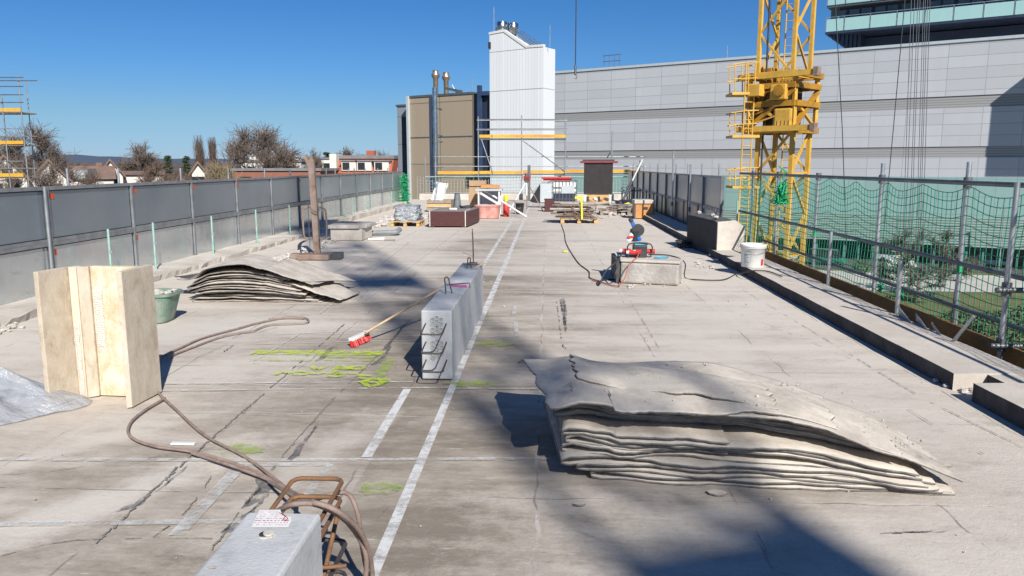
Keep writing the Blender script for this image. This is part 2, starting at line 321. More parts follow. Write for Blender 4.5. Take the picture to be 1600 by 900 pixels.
# ---------------------------------------------------------------- mesh builder
class MB:
    def __init__(s): s.v = []; s.f = []; s.smooth = []
    def add(s, vs, fs, sm=False):
        o = len(s.v); s.v += [tuple(p) for p in vs]
        for f in fs: s.f.append(tuple(i+o for i in f)); s.smooth.append(sm)
        return s
    def hexa(s, p):  # 8 points: bottom 4 ccw, top 4 ccw
        return s.add(p, [(3, 2, 1, 0), (4, 5, 6, 7), (0, 1, 5, 4), (1, 2, 6, 5), (2, 3, 7, 6), (3, 0, 4, 7)])
    def box(s, c, d, rz=0, ry=0, rx=0):
        m = Matrix.Rotation(rz, 3, 'Z') @ Matrix.Rotation(ry, 3, 'Y') @ Matrix.Rotation(rx, 3, 'X'); c = V(c)
        q = [(-1, -1, -1), (1, -1, -1), (1, 1, -1), (-1, 1, -1), (-1, -1, 1), (1, -1, 1), (1, 1, 1), (-1, 1, 1)]
        return s.hexa([c+m @ V((a*d[0]/2, b*d[1]/2, e*d[2]/2)) for a, b, e in q])
    def bx(s, x0, x1, y0, y1, z0, z1):
        return s.box(((x0+x1)/2, (y0+y1)/2, (z0+z1)/2), (abs(x1-x0), abs(y1-y0), abs(z1-z0)))
    def bar(s, a, b, w, h=None, up=(0, 0, 1)):
        a = V(a); b = V(b); h = h or w; t = (b-a).normalized(); u = V(up)
        if abs(t.dot(u)) > .97: u = V((0, 1, 0))
        r = t.cross(u).normalized(); u = r.cross(t)
        p = [a-r*w/2-u*h/2, a+r*w/2-u*h/2, b+r*w/2-u*h/2, b-r*w/2-u*h/2, a-r*w/2+u*h/2, a+r*w/2+u*h/2, b+r*w/2+u*h/2, b-r*w/2+u*h/2]
        return s.hexa(p)
    def tube(s, pts, r, n=8, cap=True, r1=None):
        pts = [V(p) for p in pts]; k = len(pts); vs = []; prev = None
        for i, p in enumerate(pts):
            t = (pts[min(i+1, k-1)]-pts[max(i-1, 0)])
            t = t.normalized() if t.length > 1e-9 else V((0, 0, 1))
            if prev is None:
                u = V((0, 0, 1)) if abs(t.z) < .9 else V((0, 1, 0)); a = t.cross(u).normalized()
            else:
                a = prev-t*prev.dot(t); a = a.normalized() if a.length > 1e-6 else t.cross(V((0, 0, 1))).normalized()
            prev = a; bb = t.cross(a); rr = r if r1 is None else r+(r1-r)*i/(k-1)
            for j in range(n):
                th = 2*math.pi*j/n; vs.append(p+a*rr*math.cos(th)+bb*rr*math.sin(th))
        fs = [(i*n+j, i*n+(j+1) % n, (i+1)*n+(j+1) % n, (i+1)*n+j) for i in range(k-1) for j in range(n)]
        s.add(vs, fs, n > 4)
        if cap:
            o = len(s.v)-len(vs)
            for f in (tuple(range(n-1, -1, -1)), tuple((k-1)*n+j for j in range(n))): s.add([vs[i] for i in f], [tuple(range(n))])
        return s
    def cyl(s, a, b, r0, r1=None, n=16): return s.tube([a, b], r0, n, True, r1 if r1 is not None else r0)
    def lathe(s, c, prof, n=20, a0=0):
        c = V(c); vs = [c+V((r*math.cos(2*math.pi*j/n+a0), r*math.sin(2*math.pi*j/n+a0), z)) for r, z in prof for j in range(n)]
        k = len(prof)
        fs = [(i*n+j, i*n+(j+1) % n, (i+1)*n+(j+1) % n, (i+1)*n+j) for i in range(k-1) for j in range(n)]
        s.add(vs, fs, n > 8)
        for f in (tuple(range(n-1, -1, -1)), tuple((k-1)*n+j for j in range(n))): s.add([vs[i] for i in f], [tuple(range(n))])
        return s
    def prism(s, poly, z0, z1):
        k = len(poly); vs = [(p[0], p[1], z0) for p in poly]+[(p[0], p[1], z1) for p in poly]
        return s.add(vs, [tuple(range(k-1, -1, -1)), tuple(range(k, 2*k))]+[(i, (i+1) % k, k+(i+1) % k, k+i) for i in range(k)])
    def extr(s, poly3, dv):   # any planar polygon extruded by vector
        k = len(poly3); dv = V(dv); vs = [V(p) for p in poly3]+[V(p)+dv for p in poly3]
        return s.add(vs, [tuple(range(k-1, -1, -1)), tuple(range(k, 2*k))]+[(i, (i+1) % k, k+(i+1) % k, k+i) for i in range(k)])
    def rock(s, c, r, seed=0, sq=(1, 1, 1)):
        rd = random.Random(seed); vs = []
        n, k = 7, 4
        for i in range(k+1):
            ph = math.pi*i/k
            for j in range(n):
                th = 2*math.pi*(j+.5*(i % 2))/n; q = r*(.7+.5*rd.random())
                vs.append((c[0]+q*math.sin(ph)*math.cos(th)*sq[0], c[1]+q*math.sin(ph)*math.sin(th)*sq[1], c[2]+q*math.cos(ph)*sq[2]))
        fs = [(i*n+j, i*n+(j+1) % n, (i+1)*n+(j+1) % n, (i+1)*n+j) for i in range(k) for j in range(n)]
        return s.add(vs, fs)
    def grid(s, nx, ny, fn, thick=0):
        vs = [V(fn(i/(nx-1), j/(ny-1))) for j in range(ny) for i in range(nx)]
        fs = [(j*nx+i, j*nx+i+1, (j+1)*nx+i+1, (j+1)*nx+i) for j in range(ny-1) for i in range(nx-1)]
        if not thick: return s.add(vs, fs, True)
        k = len(vs); vs += [v-V((0, 0, thick)) for v in vs]
        fs += [tuple(reversed([q+k for q in f])) for f in fs]
        rim = [i for i in range(nx)]+[(j*nx+nx-1) for j in range(1, ny)]+[((ny-1)*nx+i) for i in range(nx-2, -1, -1)]+[j*nx for j in range(ny-2, 0, -1)]
        fs += [(rim[(i+1) % len(rim)], rim[i], rim[i]+k, rim[(i+1) % len(rim)]+k) for i in range(len(rim))]
        return s.add(vs, fs, True)
    def mesh(s, name, off=V((0, 0, 0)), mat=None):
        me = bpy.data.meshes.new(name); me.from_pydata([tuple(V(p)-off) for p in s.v], [], s.f)
        if mat: me.materials.append(mat)
        me.polygons.foreach_set("use_smooth", s.smooth); me.update(); return me
    def build(s, name, mat, root, label=None, bevel=0, parent=None):
        pl = root.get('_o'); off = V(pl) if pl else V((0, 0, 0))
        o = bpy.data.objects.new(name, s.mesh(name, off, mat)); C.objects.link(o)
        o.parent = parent or root
        if label: o['label'] = label
        if bevel: bev(o, bevel)
        return o
def bev(o, w, seg=2):
    b = o.modifiers.new("bevel", 'BEVEL'); b.width = w; b.segments = seg; b.limit_method = 'ANGLE'; b.angle_limit = R(40)
def T(name, label, cat, loc=(0, 0, 0), rz=0, group=None, local=False):
    o = bpy.data.objects.new(name, None); C.objects.link(o); o.empty_display_size = .2
    o.location = loc; o.rotation_euler = (0, 0, rz)
    o['label'] = label; o['category'] = cat
    if group: o['group'] = group
    if not local: o['_o'] = tuple(loc)      # parts are given in world coordinates
    return o
def ONE(name, label, cat, mb, mat, group=None, bevel=0, kind=None):
    xs = [p[0] for p in mb.v]; ys = [p[1] for p in mb.v]; zs = [p[2] for p in mb.v]
    off = V(((min(xs)+max(xs))/2, (min(ys)+max(ys))/2, min(zs)))
    o = bpy.data.objects.new(name, mb.mesh(name, off, mat)); C.objects.link(o); o.location = off
    if label: o['label'] = label
    if cat: o['category'] = cat
    if group: o['group'] = group
    if kind: o['kind'] = kind
    if bevel: bev(o, bevel)
    return o
def STR(name, mb, mat, kind='structure', label=None):
    o = bpy.data.objects.new(name, mb.mesh(name, V((0, 0, 0)), mat)); C.objects.link(o); o['kind'] = kind
    if label: o['label'] = label
    return o
def dup(root, loc, rz=0, label=None, group=None):
    r = root.copy(); C.objects.link(r); r.location = loc; r.rotation_euler = (0, 0, rz)
    if label: r['label'] = label
    if group: r['group'] = group
    for ch in [o for o in root.children]:
        c = ch.copy(); C.objects.link(c); c.parent = r
        for g in [o for o in ch.children]:
            q = g.copy(); C.objects.link(q); q.parent = c
    return r
def smooth(pts, k=6):
    pts = [V(p) for p in pts]; P = [pts[0]]+pts+[pts[-1]]; out = []
    for i in range(1, len(P)-2):
        for j in range(k):
            t = j/k; a, b, c, d = P[i-1], P[i], P[i+1], P[i+2]
            out.append(.5*((2*b)+(c-a)*t+(2*a-5*b+4*c-d)*t*t+(3*b-3*c+d-a)*t**3))
    out.append(pts[-1]); return out

# ================================================================ SETTING
GZ = -11.0
g = M("grass", (.085, .095, .03), (.16, .155, .06), .5, .95, 0, .5, 6, grime=.4)
mb = MB(); mb.add([(-6000, -300, GZ), (6000, -300, GZ), (6000, 8000, GZ), (-6000, 8000, GZ)], [(0, 1, 2, 3)])
STR("ground", mb, g)
pave = M("pale_paving", (.50, .48, .45), (.42, .40, .37), .3, .9, 0, .1, 5)
asph = M("asphalt", (.07, .07, .07), (.10, .10, .095), .4, .9, 0, .2, 8)
def flat(poly, z, k=GZ): return MB().add([(p.x, p.y, z) for p in poly], [tuple(range(len(poly)))])
Z1 = GZ+.03
STR("pavement", flat([G(1200, 452, GZ), G(1900, 462, GZ), G(1900, 442, GZ), G(1200, 420, GZ)], Z1), pave)
STR("road", flat([G(1190, 418, GZ), G(2100, 441, GZ), G(2100, 384, GZ), G(1190, 384, GZ)], Z1), asph)
# roof deck (top of the building we stand on)
DX0, DX1, DY0, DY1 = -6.75, 3.75, -6, 38.9
nx, ny = 60, 160
mb = MB(); mb.grid(nx, ny, lambda a, b: (DX0+(DX1-DX0)*a, DY0+(DY1-DY0)*b, .006*noise.noise(V((a*9, b*30, 0)))-.006))
STR("roof_floor", mb, deckm)
bw = T("host_building", "storeys of the building below the roof deck being refurbished", "building", (0, 16, GZ))
MB().bx(DX0, DX1, DY0, DY1, GZ, -.25).build("wall", conc_old, bw)
MB().bx(DX0, DX1+.0, DY0, DY1, -.25, -.03).build("roof_slab_edge", conc_dusty, bw)
# kerbs / upstands : broken irregular top
def kerb(name, x0, x1, y0, y1, h, m, jag=.012, step=.22, label=None, z0=-.03, rag=.0):
    mb = MB(); k = int((y1-y0)/step); pr = []
    for i in range(k+1):
        y = y0+(y1-y0)*i/k; a = noise.noise(V((y*1.3, x0, 0)))*jag+noise.noise(V((y*7, x0, 3)))*jag*.7
        b = noise.noise(V((y*1.7, x1, 9)))*jag; c = noise.noise(V((y*2.1, 5, x0)))*rag+noise.noise(V((y*9, 5, x0)))*rag*.5
        pr.append([(x0+a-c, y, z0), (x0+a, y, h+b*.4), ((x0+x1)/2, y, h+b*.3+.004), (x1+b+c, y, h+a*.4), (x1+b, y, z0)])
    vs = [p for q in pr for p in q]; fs = []
    for i in range(k):
        for j in range(4): fs.append((i*5+j, i*5+j+1, (i+1)*5+j+1, (i+1)*5+j))
    fs += [(4, 3, 2, 1, 0), tuple(k*5+j for j in range(5))]
    mb.add(vs, [tuple(reversed(f)) for f in fs]); return STR(name, mb, m, label=label)
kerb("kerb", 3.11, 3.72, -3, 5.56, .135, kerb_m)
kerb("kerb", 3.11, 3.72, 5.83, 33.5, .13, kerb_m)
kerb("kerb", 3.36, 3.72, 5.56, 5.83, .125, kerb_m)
kerb("kerb", -6.72, -5.78, -3, 20.5, .075, conc_dusty, jag=.05, step=.12, rag=.07)
kerb("kerb", -6.72, -6.0, 20.8, 33.0, .14, conc_dusty, jag=.05, rag=.06)
o = kerb("kerb", -6.4, 4.0, 38.55, 38.85, .28, conc_dusty, step=.3)

# floor markings ------------------------------------------------
def strip(mb, pts, w, z=.004):
    pts = [V(p) for p in pts]
    for a, b in zip(pts, pts[1:]):
        t = (b-a).normalized(); r = V((t.y, -t.x, 0))*w/2
        k = max(1, int((b-a).length/.5))
        for i in range(k):
            p = a+(b-a)*i/k; q = a+(b-a)*(i+1)/k
            mb.add([(p.x-r.x, p.y-r.y, z), (p.x+r.x, p.y+r.y, z), (q.x+r.x, q.y+r.y, z), (q.x-r.x, q.y-r.y, z)], [(0, 1, 2, 3)])
    return mb
mb = MB(); strip(mb, [(-.72, 2.5), (-.72, 9)], .055); strip(mb, [(-.72, 9), (-.72, 36)], .075)
strip(mb, [(-1.05, 4.26), (-1.06, 5.66)], .06); strip(mb, [(-1.08, 9), (-1.09, 36)], .07)
STR("floor_line", mb, chalk)
mb = MB()
for a, b, w_ in (((0, 718), (400, 720), .045), ((400, 720), (860, 717), .04), ((246, 611), (700, 606), .035), ((700, 607), (845, 608), .035)):
    strip(mb, [G(*a), G(*b)], w_, .005)
strip(mb, [G(250, 600), G(645, 597)], .03, .005)
for q in (((440, 522), (655, 514)), ((395, 538), (655, 532))): strip(mb, [G(*q[0]), G(*q[1])], .02, .005)
strip(mb, [G(380, 725), G(275, 838)], .075, .006); strip(mb, [G(380, 727), G(515, 727)], .05, .0055)
strip(mb, [G(515, 727), G(470, 790)], .045, .006); strip(mb, [G(0, 820), G(420, 815)], .05, .005)
strip(mb, [G(765, 527), G(808, 527), G(805, 503), G(768, 503)], .045, .006)
strip(mb, [G(762, 493), G(802, 493), G(804, 478), G(762, 478)], .04, .006)
strip(mb, [G(500, 490), G(640, 378)], .03, .0055); strip(mb, [G(470, 521), G(405, 560)], .02, .006)
for yy in (10.4, 13.0, 15.6, 18.9, 23): strip(mb, [(-5, yy), (2.9, yy+.06)], .035, .005)
for xx in (-2.3, -3.4): strip(mb, [(xx, 9.5), (xx, 20)], .03, .0052)
STR("floor_line", mb, chalk2)
mb = MB()
strip(mb, [G(395, 551), G(600, 553)], .16, .008)
Z_ = lambda *q: [(340+x/5, 480+y/5) for x, y in q]
EL = lambda cx_, cy_, rx_, ry_: [(cx_+rx_*math.cos(t*.7), cy_+ry_*math.sin(t*.7)) for t in range(10)]
for i, p in enumerate((Z_((740, 466), (775, 492), (860, 464)), Z_((905, 500), (960, 464), (1000, 496)), Z_((925, 486), (990, 484)), Z_((1005, 494), (1045, 466)), Z_(*EL(1095, 480, 50, 13)),
        Z_((450, 534), (500, 514), (560, 520), (600, 536)), Z_(*EL(650, 522, 60, 13)), Z_((715, 518), (770, 530), (850, 516)), Z_((870, 534), (930, 500)), Z_((860, 546), (940, 552), (985, 538), (930, 526), (1010, 524), (1100, 530)),
        Z_((1090, 540), (1200, 545)), Z_((1105, 556), (1200, 578), (1320, 574), (1290, 602), (1150, 592), (1180, 630), (1260, 616), (1335, 580)), Z_((1110, 600), (1240, 568), (1300, 600)))):
    strip(mb, smooth([G(*q) for q in p], 3), .05, .009+.0005*i)
STR("spray_mark", mb, neon)
mb = MB(); strip(mb, [G(390, 563), G(596, 565)], .07, .011); strip(mb, [G(500, 558), G(585, 560)], .1, .012); strip(mb, [G(612, 560), G(590, 592)], .10, .013)
pass
def blob(mb, pts, z, jag=.05, seed=1):
    rd = random.Random(seed); P = [V(p) for p in pts]; o = []
    for a, b in zip(P, P[1:]+P[:1]):
        k = max(2, int((b-a).length/.05))
        for i in range(k):
            p = a+(b-a)*i/k; o.append((p.x+rd.uniform(-jag, jag), p.y+rd.uniform(-jag, jag), z))
    c = sum((V(q) for q in o), V((0, 0, 0)))/len(o); mb.add([tuple(c)]+o, [(0, i+1, (i+1) % len(o)+1) for i in range(len(o))])
for i, (x_, y_, rx_, ry_) in enumerate(((375, 703, 34, 9), (772, 538, 30, 5), (592, 766, 34, 9), (745, 602, 50, 5))):
    blob(mb, [G(x_+rx_*math.cos(t)*(1+.2*math.sin(3*t+i)), y_+ry_*math.sin(t)) for t in [k*math.pi/8 for k in range(16)]], .010+.0012*i, .02, i)
STR("spray_mark", mb, neon2)
def blob(mb, pts, z, jag=.05, seed=1):
    rd = random.Random(seed); P = [V(p) for p in pts]; o = []
    for a, b in zip(P, P[1:]+P[:1]):
        k = max(2, int((b-a).length/.05))
        for i in range(k):
            p = a+(b-a)*i/k; o.append((p.x+rd.uniform(-jag, jag), p.y+rd.uniform(-jag, jag), z))
    c = sum((V(q) for q in o), V((0, 0, 0)))/len(o); mb.add([tuple(c)]+o, [(0, i+1, (i+1) % len(o)+1) for i in range(len(o))])
mb = MB()
for i, p in enumerate(([(395, 735), (428, 748), (420, 775), (375, 798), (405, 768)], [(345, 835), (415, 778), (395, 800), (370, 830)],
          [(180, 800), (232, 776), (215, 796), (180, 800)], [(243, 770), (282, 738), (295, 725), (262, 756)],
          [(510, 548), (525, 540), (505, 562), (490, 566)], [(596, 560), (612, 540), (600, 566), (580, 572)], [(876, 468), (882, 466), (886, 490), (884, 520), (880, 500)],
          [(450, 720), (500, 660), (497, 667), (458, 722)], [(600, 545), (634, 505), (630, 513), (603, 549)])):
    blob(mb, [G(*q) for q in p], .004+.0007*i, .014, i)
STR("floor_patch", mb, patchm)

def crack(mb, pts, w_, seed, z=.0035, fill=.8):
    rd = random.Random(seed); P = smooth([G(*p) for p in pts], 4); k = 0
    for a, b in zip(P, P[1:]):
        n = max(1, int((b-a).length/.035))
        for i in range(n):
            if rd.random() > fill: k = 3
            if k > 0: k -= 1; continue
            t = (b-a).normalized(); r = V((t.y, -t.x, 0)); p = a+(b-a)*i/n+r*rd.gauss(0, w_*.5); q = a+(b-a)*(i+1.15)/n+r*rd.gauss(0, w_*.5); h = r*w_*rd.uniform(.2, .8)
            mb.add([tuple(p-h+V((0, 0, z))), tuple(p+h+V((0, 0, z))), tuple(q+h+V((0, 0, z))), tuple(q-h+V((0, 0, z)))], [(0, 1, 2, 3)])
mb = MB()
for i, (p, w_, fl_) in enumerate((([(150, 850), (300, 712), (430, 600), (540, 505)], .016, .93), ([(330, 860), (440, 715), (520, 625), (600, 545), (640, 500)], .014, .93), ([(205, 865), (290, 800), (330, 745)], .008, .9),
        ([(0, 742), (90, 735), (190, 720), (260, 712)], .006, .8), ([(1160, 452), (1290, 530), (1430, 615), (1600, 700)], .008, .9), ([(985, 470), (1010, 510), (1030, 545)], .006, .8),
        ([(1080, 465), (1180, 500), (1330, 560)], .005, .75), ([(870, 470), (878, 530), (884, 545)], .012, .8), ([(1420, 640), (1500, 690), (1590, 740)], .006, .8), ([(0, 870), (120, 845), (330, 842)], .006, .85),
        ([(260, 600), (420, 603), (560, 612)], .005, .7), ([(1180, 830), (1200, 870), (1190, 900)], .006, .8), ([(1380, 835), (1480, 832), (1560, 840)], .012, .7), ([(760, 545), (900, 550), (1050, 540)], .005, .7),
        ([(350, 550), (400, 520), (470, 505)], .012, .6), ([(620, 720), (640, 760), (600, 800)], .005, .6), ([(900, 830), (960, 850), (1010, 840)], .005, .7), ([(560, 470), (590, 440), (640, 400)], .008, .7))):
    crack(mb, p, w_*.62, i, fill=fl_, z=.003+.0003*i)
STR("floor_crack", mb, M("crack_dark", (.17, .155, .14), (.30, .275, .24), 9, .9, 0, 0))
# hills
hm = M("haze_blue_hill", (.050, .075, .12), (.06, .085, .13), .002, 1, 0, 0)  # blue of the distance haze is painted into the hill colour
mb = MB()
def hill(a, b):
    px = -300+1500*a; base = OY(px, 252, 5200)
    h = 34+22*noise.noise(V((px*.006, 1, 0)))+8*noise.noise(V((px*.03, 4, 0))); h += 30*max(0, 1-abs(px-120)/300.)
    prof = [0, .8, 1.0, .0][min(3, int(b*3.01))]
    y = 5200+[0, 300, 700, 1600][min(3, int(b*3.01))]
    return (base.x*y/5200, y, GZ+(h+20)*prof)
mb.grid(90, 4, hill); STR("hills", mb, hm)

# ================================================================ FAR BUILDINGS
P0 = G(1400, 380, -8.4); P0 = V((P0.x, P0.y, GZ))
hall = T("industrial_hall", "long silver grey clad hall with two dark louvre bands and teal glass lower storey", "building", P0, BRZ, local=True)
u0 = LF(P0, 830, 200)[0]; u1 = LF(P0, 1640, 200)[0]+25
zt = LF(P0, 1400, 74)[1]
zz = lambda y: LF(P0, 1400, y)[1]
lev = [zz(380), zz(336), zz(276), zz(246), zz(230), zz(172), zz(154), zt]
ms = [teal_l, teal_m, facade_m, band_m, facade_m, band_m, facade_m]
nms = ["louvre_wall", "glass_wall", "cladding", "louvre_band", "cladding", "louvre_band", "cladding"]
for i in range(7):
    ins = .12 if i in (3, 5) else 0
    MB().bx(u0, u1, ins, 30, lev[i]+.002, lev[i+1]-.002).build(nms[i], ms[i], hall)
MB().bx(u0-.1, u1, -.15, 30.2, zt, zt+.35).build("parapet_cap", lightgrey, hall)
MB().bx(u0, u1, 2.2, 30, 0, lev[0]-.004).build("ground_floor_wall", M("dark_green_glazing", (.02, .045, .035), (.03, .07, .055), .5, .3, 0, 0), hall)
mb = MB()
k = int((u1-u0)/1.8)
for i in range(k): mb.bx(u0+i*1.8, u0+i*1.8+.22, .5, .72, .0, lev[0]-.01)
o = mb.build("green_fins", M("green_fin", (.10, .27, .21), (.08, .2, .16), 1, .5, 0, 0), hall); o['kind'] = 'stuff'
# unseen projecting annex, added and sized to cast the shadow on the hall wall
ua, za = LF(P0, 1600, 128)
xa = LF(P0, 1546, 200)[0]+1.356*7.5
MB().bx(xa, xa+16, -7.5, -.003, zz(275)+1.24*7.5, LF(P0, 1546, 160)[1]+1.24*7.5).build("shadow_annex", facade_m, hall)
mb = MB()
for px in (942, 950, 958, 966): u, z = LF(P0, px, 100); mb.cyl((u, .4, zt+.3), (u, .4, zt+2.2), .05, n=5)
u2, _ = LF(P0, 940, 100); u3, _ = LF(P0, 968, 100); mb.cyl((u2, .4, zt+2.2), (u3, .4, zt+2.2), .05, n=5); mb.cyl((u2, .4, zt+1.3), (u3, .4, zt+1.3), .05, n=5)
mb.build("roof_railing", galv_dk, hall)
for px, y in ((1133, 70),): 
    u, z = LF(P0, px, y); MB().cyl((u, 1, zt), (u, 1, z), .05, n=5).build("lightning_rod", galv, hall)

# glass high-rise behind the hall
PH = P0+AY*16; PH = V((PH.x, PH.y, GZ))
hr = T("office_tower", "high rise with pale green glass balcony fronts above the hall roof", "building", PH, BRZ, local=True)
ul = LF(PH, 1290, 40)[0]; ur = ul+75
hz = lambda y: LF(PH, 1290, y)[1]
b0, b1, f1 = hz(50), hz(31), hz(9)
fl = f1-b0
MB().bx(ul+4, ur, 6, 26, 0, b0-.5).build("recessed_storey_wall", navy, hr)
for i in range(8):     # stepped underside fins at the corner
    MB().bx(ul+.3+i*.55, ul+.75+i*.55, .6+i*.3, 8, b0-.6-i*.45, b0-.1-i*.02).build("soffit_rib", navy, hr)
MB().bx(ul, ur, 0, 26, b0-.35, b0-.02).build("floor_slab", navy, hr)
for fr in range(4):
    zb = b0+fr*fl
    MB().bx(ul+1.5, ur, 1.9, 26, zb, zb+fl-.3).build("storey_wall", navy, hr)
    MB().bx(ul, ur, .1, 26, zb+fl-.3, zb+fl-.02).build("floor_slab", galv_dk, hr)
    kk = 18; step = LF(PH, 1352, 40)[0]-LF(PH, 1312, 40)[0]
    x = ul+.05
    for i in range(kk):
        wd = 2.6 if i == 0 else step
        MB().bx(x+.08, x+wd-.1, -.06, .0, zb+.0, zb+(b1-b0)).build("balcony_panel", balc, hr)
        if fr < 2 and i < 15:
            for q in (0, 1):
                wx = x+wd*(.08+.47*q); MB().bx(wx, wx+wd*.38, 1.82, 1.9, zb+1.0, zb+fl-.6).build("window", M("window_grey", (.16, .20, .22), (.10, .13, .15), .6, .2, 0, 0) if (i+q+fr) == 0 else bpy.data.materials["window_grey"], hr)
        x += wd
    mb = MB(); mb.bx(ul, ur, -.1, -.04, zb+(b1-b0)+.25, zb+(b1-b0)+.33); x = ul
    for i in range(kk): mb.bx(x, x+.07, -.1, -.03, zb, zb+(b1-b0)+.3); x += 2.6 if i == 0 else step
    mb.build("balcony_rail", galv, hr)

# white stair tower
o = OY(848, 258, 75); TO = V((o.x, o.y, GZ))
tw = T("white_tower", "tall white ribbed clad tower with sloping top and twin steel exhausts", "building", TO, BRZ, local=True)
ta = LF(TO, 765, 100)[0]; dep = LS(TO, 866)
pk = LF(TO, 787, 50); pl = LF(TO, 766, 54); pn = LF(TO, 822, 75); zc = LF(TO, 848, 73)[1]
prof = [(ta, 0), (0, 0), (0, zc), (pn[0], zc+.05), (pk[0], pk[1]), (ta, pl[1])]
MB().extr([(a, 0, b) for a, b in reversed(prof)], (0, dep, 0)).build("wall", tower_m, tw)
rise = .22
MB().extr([(a, -.06, b) for a, b in [(0, zc), (pn[0], zc+.05), (pk[0], pk[1]), (ta-.05, pl[1]), (ta-.05, pl[1]+rise), (pk[0]+.1, pk[1]+rise), (pn[0]+.1, zc+.05+rise), (0, zc+rise)]], (0, .4, 0)).build("roof_trim", white, tw)
zj = LF(TO, 848, 138)[1]; zj2 = LF(TO, 848, 74)[1]
zjs = [zj, LF(TO, 765, 82)[1], zj-13]
MB().bx(ta, .015, -.02, -.0, zjs[0], zjs[0]+.07).bx(.002, .02, 0, dep, zjs[0], zjs[0]+.07).build("cladding_joint", lightgrey, tw)
MB().bx(ta, pn[0], -.02, 0, zjs[1], zjs[1]+.05).build("cladding_joint", lightgrey, tw); MB().bx(ta, .015, -.02, 0, zjs[2], zjs[2]+.07).build("cladding_joint", lightgrey, tw)
for px in (778, 788):
    u, z = LF(TO, px, 36); b = LF(TO, px, 49)[1]
    MB().lathe((u, .7 if px == 778 else 1.5, b-.1), [(.48, 0), (.48, .3), (.52, .35), (.52, 1.0), (.49, 1.02), (.52, 1.05), (.52, z-b+.3), (.45, z-b+.3)], 16).build("exhaust_stack", steel_sh, tw)
mb = MB()
a = LF(TO, 794, 43); b = LF(TO, 836, 70)
for lv in (0, -.5):
    mb.cyl((a[0], .9, a[1]+lv), (b[0], .9, b[1]+lv), .035, n=5); mb.cyl((a[0], 2.2, a[1]+lv), (b[0], 2.2, b[1]+lv), .035, n=5)
for i in range(6):
    t = i/5; x = a[0]+(b[0]-a[0])*t; z = a[1]+(b[1]-a[1])*t
    for yy in (.9, 2.2): mb.cyl((x, yy, z-1.3), (x, yy, z), .035, n=5)
c = LF(TO, 767, 41); mb.cyl((c[0], .9, c[1]), (a[0], .9, c[1]+.1), .035, n=5); mb.cyl((c[0], .9, c[1]-.5), (a[0], .9, c[1]-.4), .035, n=5); mb.cyl((c[0], .9, c[1]), (c[0], .9, pl[1]), .035, n=5)
mb.build("roof_railing", galv_dk, tw)
mb = MB(); mb.bar((a[0], 1.5, a[1]-1.1), (b[0]-.5, 1.5, b[1]-1.1), .9, .12); mb.build("roof_stair", galv_dk, tw)
for px, yt in ((767, 10), (855, 38)):
    u, z = LF(TO, px, yt); MB().cyl((u, .5, zc), (u, .5, z), .035, n=5).build("lightning_rod", galv, tw)
u, z = LF(TO, 766, 71); MB().bx(u-.15, u+.1, -.15, -.022, z-.3, z+.3).build("wall_lamp", black, tw)

# beige building
def onplane(px, off):      # ground point where the line of sight px meets the tower's front plane pushed back by off
    q = TO+AY*off; dd = ray(px, 258); t = ((q-V((0, 0, EYE))).dot(AY))/dd.dot(AY)
    return V((dd.x*t, dd.y*t, GZ))
BO = onplane(739, .3)
bg_ = T("beige_building", "low beige concrete panel building with twin tan flues on its roof", "building", BO, BRZ, local=True)
bl = LF(BO, 641, 200)[0]; bt_ = LF(BO, 690, 150)[1]
MB().bx(bl, 0, 0, 12, 0, bt_).build("wall", beige_m, bg_)
MB().bx(bl-.08, .05, -.08, 12, bt_, bt_+.22).build("roof_edge", galv_dk, bg_)
mb = MB(); mb.bx(bl-.28, bl-.002, -.3, 6, 0, bt_+.2); mb.build("corner_trim", lightgrey, bg_)
z0 = LF(BO, 690, 214)[1]
MB().bx(bl+.01, -.01, -.03, -.002, z0-.06, z0+.06).build("panel_joint", galv_dk, bg_)
u, z = LF(BO, 733, 286); MB().bx(u-.4, u+.55, -.05, -.001, z-.5, z+.6).build("window", darkglass, bg_)
for px, y in ((669, 108), (678, 110)):
    u, z = LF(BO, px, y); h = z-bt_
    yy = 1.2 if px == 669 else 2
    MB().lathe((u, yy, bt_), [(.27, 0), (.27, h-.9), (.45, h-.6), (.45, h-.45), (.30, h-.25), (.33, h)], 14).build("roof_flue", tan_metal, bg_)
mb = MB(); u, z = LF(BO, 686, 146); mb.bar((u, 1, bt_+.9), (u+1.6, 1, bt_+.55), .25); mb.bx(u+1.6, u+2.1, .8, 1.3, bt_+.2, bt_+.6)
mb.build("roof_duct", galv_dk, bg_)
u, z = LF(BO, 697, 131); MB().cyl((u, 1, z), (u+.5, 1, bt_+.4), .05, n=5).build("roof_antenna", white, bg_)
u, z = LF(BO, 728, 115); MB().cyl((u, 1, z), (u, 1, bt_+.2), .03, n=5).build("lightning_rod", galv, bg_)
# tall steel flue in front of the beige wall
fa = OY(681, 258, 52)
fl_ = T("steel_flue", "polished steel chimney pipe running up the beige wall", "chimney", (fa.x, 52, GZ))
ztop = OY(681, 137, 52).z
MB().cyl((fa.x, 52, GZ), (fa.x, 52, ztop), .17, n=16).build("pipe", steel_sh, fl_)
mb = MB()
for y in (170, 212, 222, 262): zq = OY(681, y, 52).z; mb.lathe((fa.x, 52, zq), [(.19, 0), (.19, .1)], 14); mb.bx(fa.x+.15, fa.x+.3, 51.95, 53.5, zq, zq+.08)
mb.build("bracket", galv_dk, fl_)
MB().bx(fa.x-.42, fa.x-.20, 52.1, 52.4, GZ, ztop-.6).build("mast_channel", navy, fl_)
